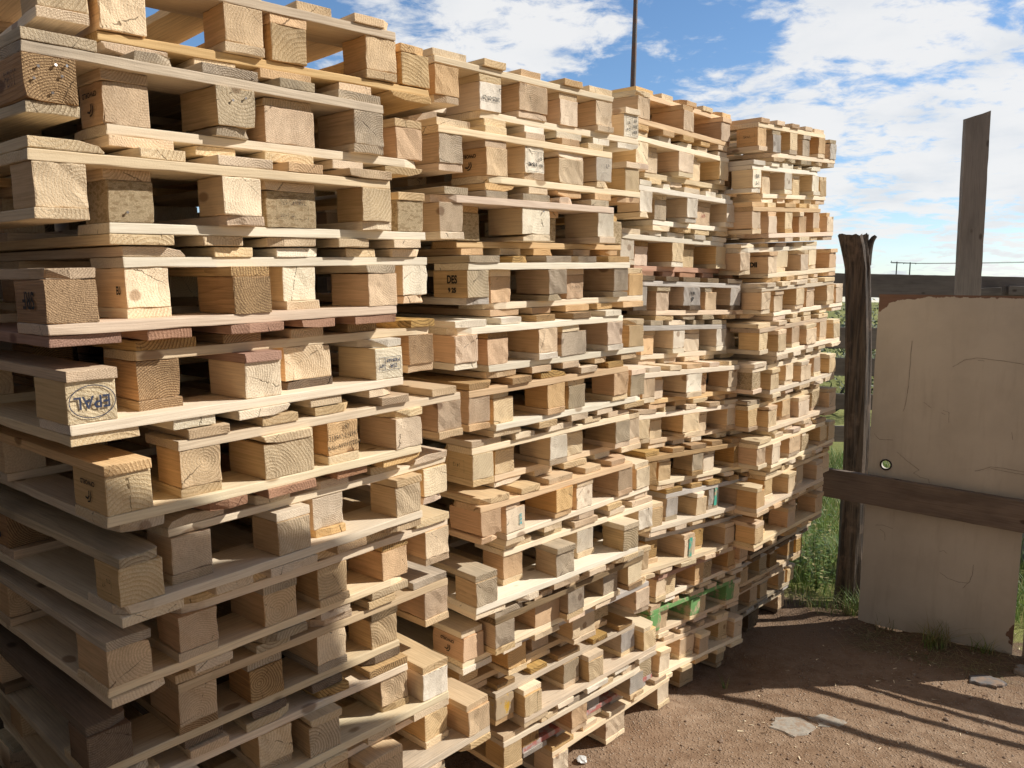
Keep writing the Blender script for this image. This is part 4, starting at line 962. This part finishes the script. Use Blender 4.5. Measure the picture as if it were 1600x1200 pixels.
tubeobj('crossarm', [((-3.9, 0, 13.75), (3.9, 0, 13.6), .13)], m, pp)
for x in (-3.7, 0, 3.7): tubeobj('insulator', [((x, 0, 13.7), (x, 0, 14.25 if x < -1 else 13.3), .09, 6)], m, pp)
tag(pp, 'distant H shaped timber power pole beyond the fence', 'power pole')
for q, x in enumerate((-3.7, 0, 3.7)):
    segs = []; a = Vector((117.6 + x, 250, 13.5)); b = Vector((178 + x, 118 - x * .5, 14.2)); pr_ = None
    for k in range(15):
        t = k / 14; p = a.lerp(b, t); p.z -= 2.6 * 4 * t * (1 - t) * .45
        if pr_ is not None: segs.append((pr_, p, .035, 5))
        pr_ = p
    tag(tubeobj('power_line', segs, m), None, 'power line', 'wires leaving the distant power pole')['label'] = ('power wire sagging away from the distant pole, ' + ('first', 'middle', 'outer')[q] + ' of three')

# bushes in the field, seen through the fence
BL = leafmat('bush_leaf', (.055, .075, .03), (.15, .17, .07), (.36, .36, .12))
def bush(x, y, w, h, label):
    rs = random.Random(int(x * 31)); V, F = [], []
    blobs = [(rs.uniform(-.5, .5) * w, rs.uniform(-.5, .5) * w * .6, rs.uniform(.3, .8) * h, rs.uniform(.18, .34) * w) for _ in range(9)]
    for q in range(2600):
        b = rs.choice(blobs); d = Vector((rs.gauss(0, 1), rs.gauss(0, 1), rs.gauss(0, 1))).normalized() * b[3] * rs.random() ** .4
        c = Vector((b[0], b[1], max(.05, b[2]))) + d
        if c.z < .03: continue
        if c.z > h: c.z = h - rs.random() * .2
        L = rs.uniform(.03, .07); u_ = Vector((rs.gauss(0, 1), rs.gauss(0, 1), rs.gauss(0, 1))).normalized() * L; v_ = u_.orthogonal().normalized() * L * .45; o = len(V)
        V += [tuple(c - u_), tuple(c + v_), tuple(c + u_), tuple(c - v_)]; F.append((o, o + 1, o + 2, o + 3))
    me = bpy.data.meshes.new('foliage'); me.from_pydata(V, [], F)
    r = empty('bush', (x, y, 0)); mesh_obj('foliage', me, BL, r)
    tubeobj('stem', [((0, 0, 0), (b[0] * .6, b[1] * .6, b[2]), .03, 6, .012) for b in blobs[:5]], m, r)
    tag(r, label, 'bush', 'bushes in the field beyond the fence')
BS = [(5.3, 13.5, 3.0, 1.55, 'bush nearest the fence, glimpsed beside the charred post'), (7.2, 16.5, 3.6, 1.8, 'broad low bush behind the nearest one in the field'), (9.6, 17.5, 3.4, 1.6, 'low bush in the field behind the cream panel'),
      (10.5, 24, 4.2, 2.0, 'wide bush far out in the field beyond the fence'), (6.2, 20, 3.0, 1.7, 'round bush in the middle of the field')]
for b in BS: bush(*b)

# ------------------------------------------------------------------ light, sky, camera
SUN_AZ, SUN_EL = 7.5, 39.5      # azimuth counter-clockwise from +X
az, el = R(SUN_AZ), R(SUN_EL)
S = Vector((math.cos(el) * math.cos(az), math.cos(el) * math.sin(az), math.sin(el)))
ld = bpy.data.lights.new('sun', 'SUN'); ld.energy = 5.0; ld.angle = R(.53); ld.color = (1, .955, .875)
lo = bpy.data.objects.new('sun', ld); COL.objects.link(lo); lo.rotation_euler = (-S).to_track_quat('-Z', 'Y').to_euler(); lo.location = (8, -4, 12)
w = bpy.data.worlds.new('World'); sc.world = w; w.use_nodes = True
nt = w.node_tree; nt.nodes.clear(); g = NT(nt)
out = nt.nodes.new('ShaderNodeOutputWorld')
sky = g.n('TexSky', sky_type='NISHITA'); sky.sun_disc = False; sky.sun_elevation = el; sky.sun_rotation = math.pi / 2 - az
sky.air_density = 1.0; sky.dust_density = .6; sky.ozone_density = 1.6; sky.altitude = 1200
bg = g.n('Background'); bg.inputs[1].default_value = .145
hs = g.n('HueSaturation'); g.set(hs.inputs['Color'], sky.outputs[0]); hs.inputs['Saturation'].default_value = 1.15
g.set(bg.inputs[0], hs.outputs[0])
tc = g.n('TexCoord'); Dv = tc.outputs['Generated']; sp = g.n('SeparateXYZ'); g.set(sp.inputs[0], Dv)
zc = g.math('ADD', g.math('MAXIMUM', sp.outputs[2], 0.), .16)
cv = g.n('CombineXYZ'); g.set(cv.inputs[0], g.math('DIVIDE', sp.outputs[0], zc)); g.set(cv.inputs[1], g.math('DIVIDE', sp.outputs[1], zc))
C = cv.outputs[0]
big = g.noise(g.vmath('ADD', C, (3.3, 1.7, 0)), .9, 3, .5)
med = g.noise(g.vmath('ADD', C, (7.1, 2.2, 0)), 2.6, 9, .62, .3)
fin = g.noise(g.vmath('ADD', C, (1.1, 9.2, 0)), 9., 8, .62, .4)
def dirbias(x, y, z, r, amt):
    v = Vector((x, y, z)).normalized(); d = g.vmath('DISTANCE', Dv, tuple(v)); return g.ramp(d, r, r * .35, 0, amt)
cov = g.math('ADD', g.math('MULTIPLY', med, .60), g.math('MULTIPLY', big, .14)); cov = g.math('ADD', cov, g.math('MULTIPLY', fin, .40))
for b in [(.42, .93, .17, .24, .085), (.62, .93, .14, .22, .075), (.02, .9, .33, .15, .10), (.27, .95, .12, .14, .05), (-.1, .9, .3, .10, .04)]: cov = g.math('ADD', cov, dirbias(*b))
for b in [(.20, .9, .33, .12, -.07), (.1, .95, .2, .10, -.05), (.5, .95, .055, .09, -.09), (.34, .95, .06, .10, -.06), (-.35, .9, .33, .2, -.08)]: cov = g.math('ADD', cov, dirbias(*b))
hi_ = g.ramp(sp.outputs[2], .45, .7, 0, .10)
hi_ = g.math('ADD', hi_, g.ramp(sp.outputs[1], .45, -.1, 0, .07))
a = g.ramp(g.math('SUBTRACT', cov, hi_), .545, .675)
shade = g.noise(g.vmath('ADD', C, (5.5, 5.5, 0)), 1.9, 6, .55)
ccol = g.mix(g.ramp(shade, .45, .75, 0, .55), c4((1.0, 1.0, 1.0)), c4((.62, .70, .80)))
cb = g.n('Background'); g.set(cb.inputs[0], ccol); cb.inputs[1].default_value = .90
haze = g.ramp(sp.outputs[2], .12, 0., 0, .35)
a2 = g.math('MAXIMUM', g.math('MULTIPLY', a, .95), haze)
mx = g.n('MixShader'); g.set(mx.inputs[0], a2); nt.links.new(bg.outputs[0], mx.inputs[1]); nt.links.new(cb.outputs[0], mx.inputs[2])
# unseen grey veil added behind and above the viewer to make ambient light neutral
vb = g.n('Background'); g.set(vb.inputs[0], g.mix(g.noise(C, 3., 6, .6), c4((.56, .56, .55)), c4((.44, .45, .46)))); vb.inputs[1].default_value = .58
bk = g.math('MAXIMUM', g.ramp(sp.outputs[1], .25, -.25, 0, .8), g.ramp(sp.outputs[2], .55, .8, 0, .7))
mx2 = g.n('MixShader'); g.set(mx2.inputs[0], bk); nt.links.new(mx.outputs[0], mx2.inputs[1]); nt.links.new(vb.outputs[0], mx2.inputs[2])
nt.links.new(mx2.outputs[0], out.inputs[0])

cam = bpy.data.cameras.new('camera'); cam.sensor_width = 36; cam.lens = 36 * 1279 / 1600; cam.clip_start = .05; cam.clip_end = 5000
co = bpy.data.objects.new('camera', cam); COL.objects.link(co)
co.matrix_world = Matrix.Translation((0, 0, 1.858)) @ Matrix.Rotation(R(90 - 6.20), 4, 'X') @ Matrix.Rotation(R(1.05), 4, 'Z')
sc.camera = co
sc.view_settings.view_transform = 'Standard'; sc.view_settings.look = 'None'; sc.view_settings.exposure = 0
sc.cycles.max_bounces = 5; sc.cycles.diffuse_bounces = 3; sc.cycles.glossy_bounces = 2; sc.cycles.transparent_max_bounces = 6
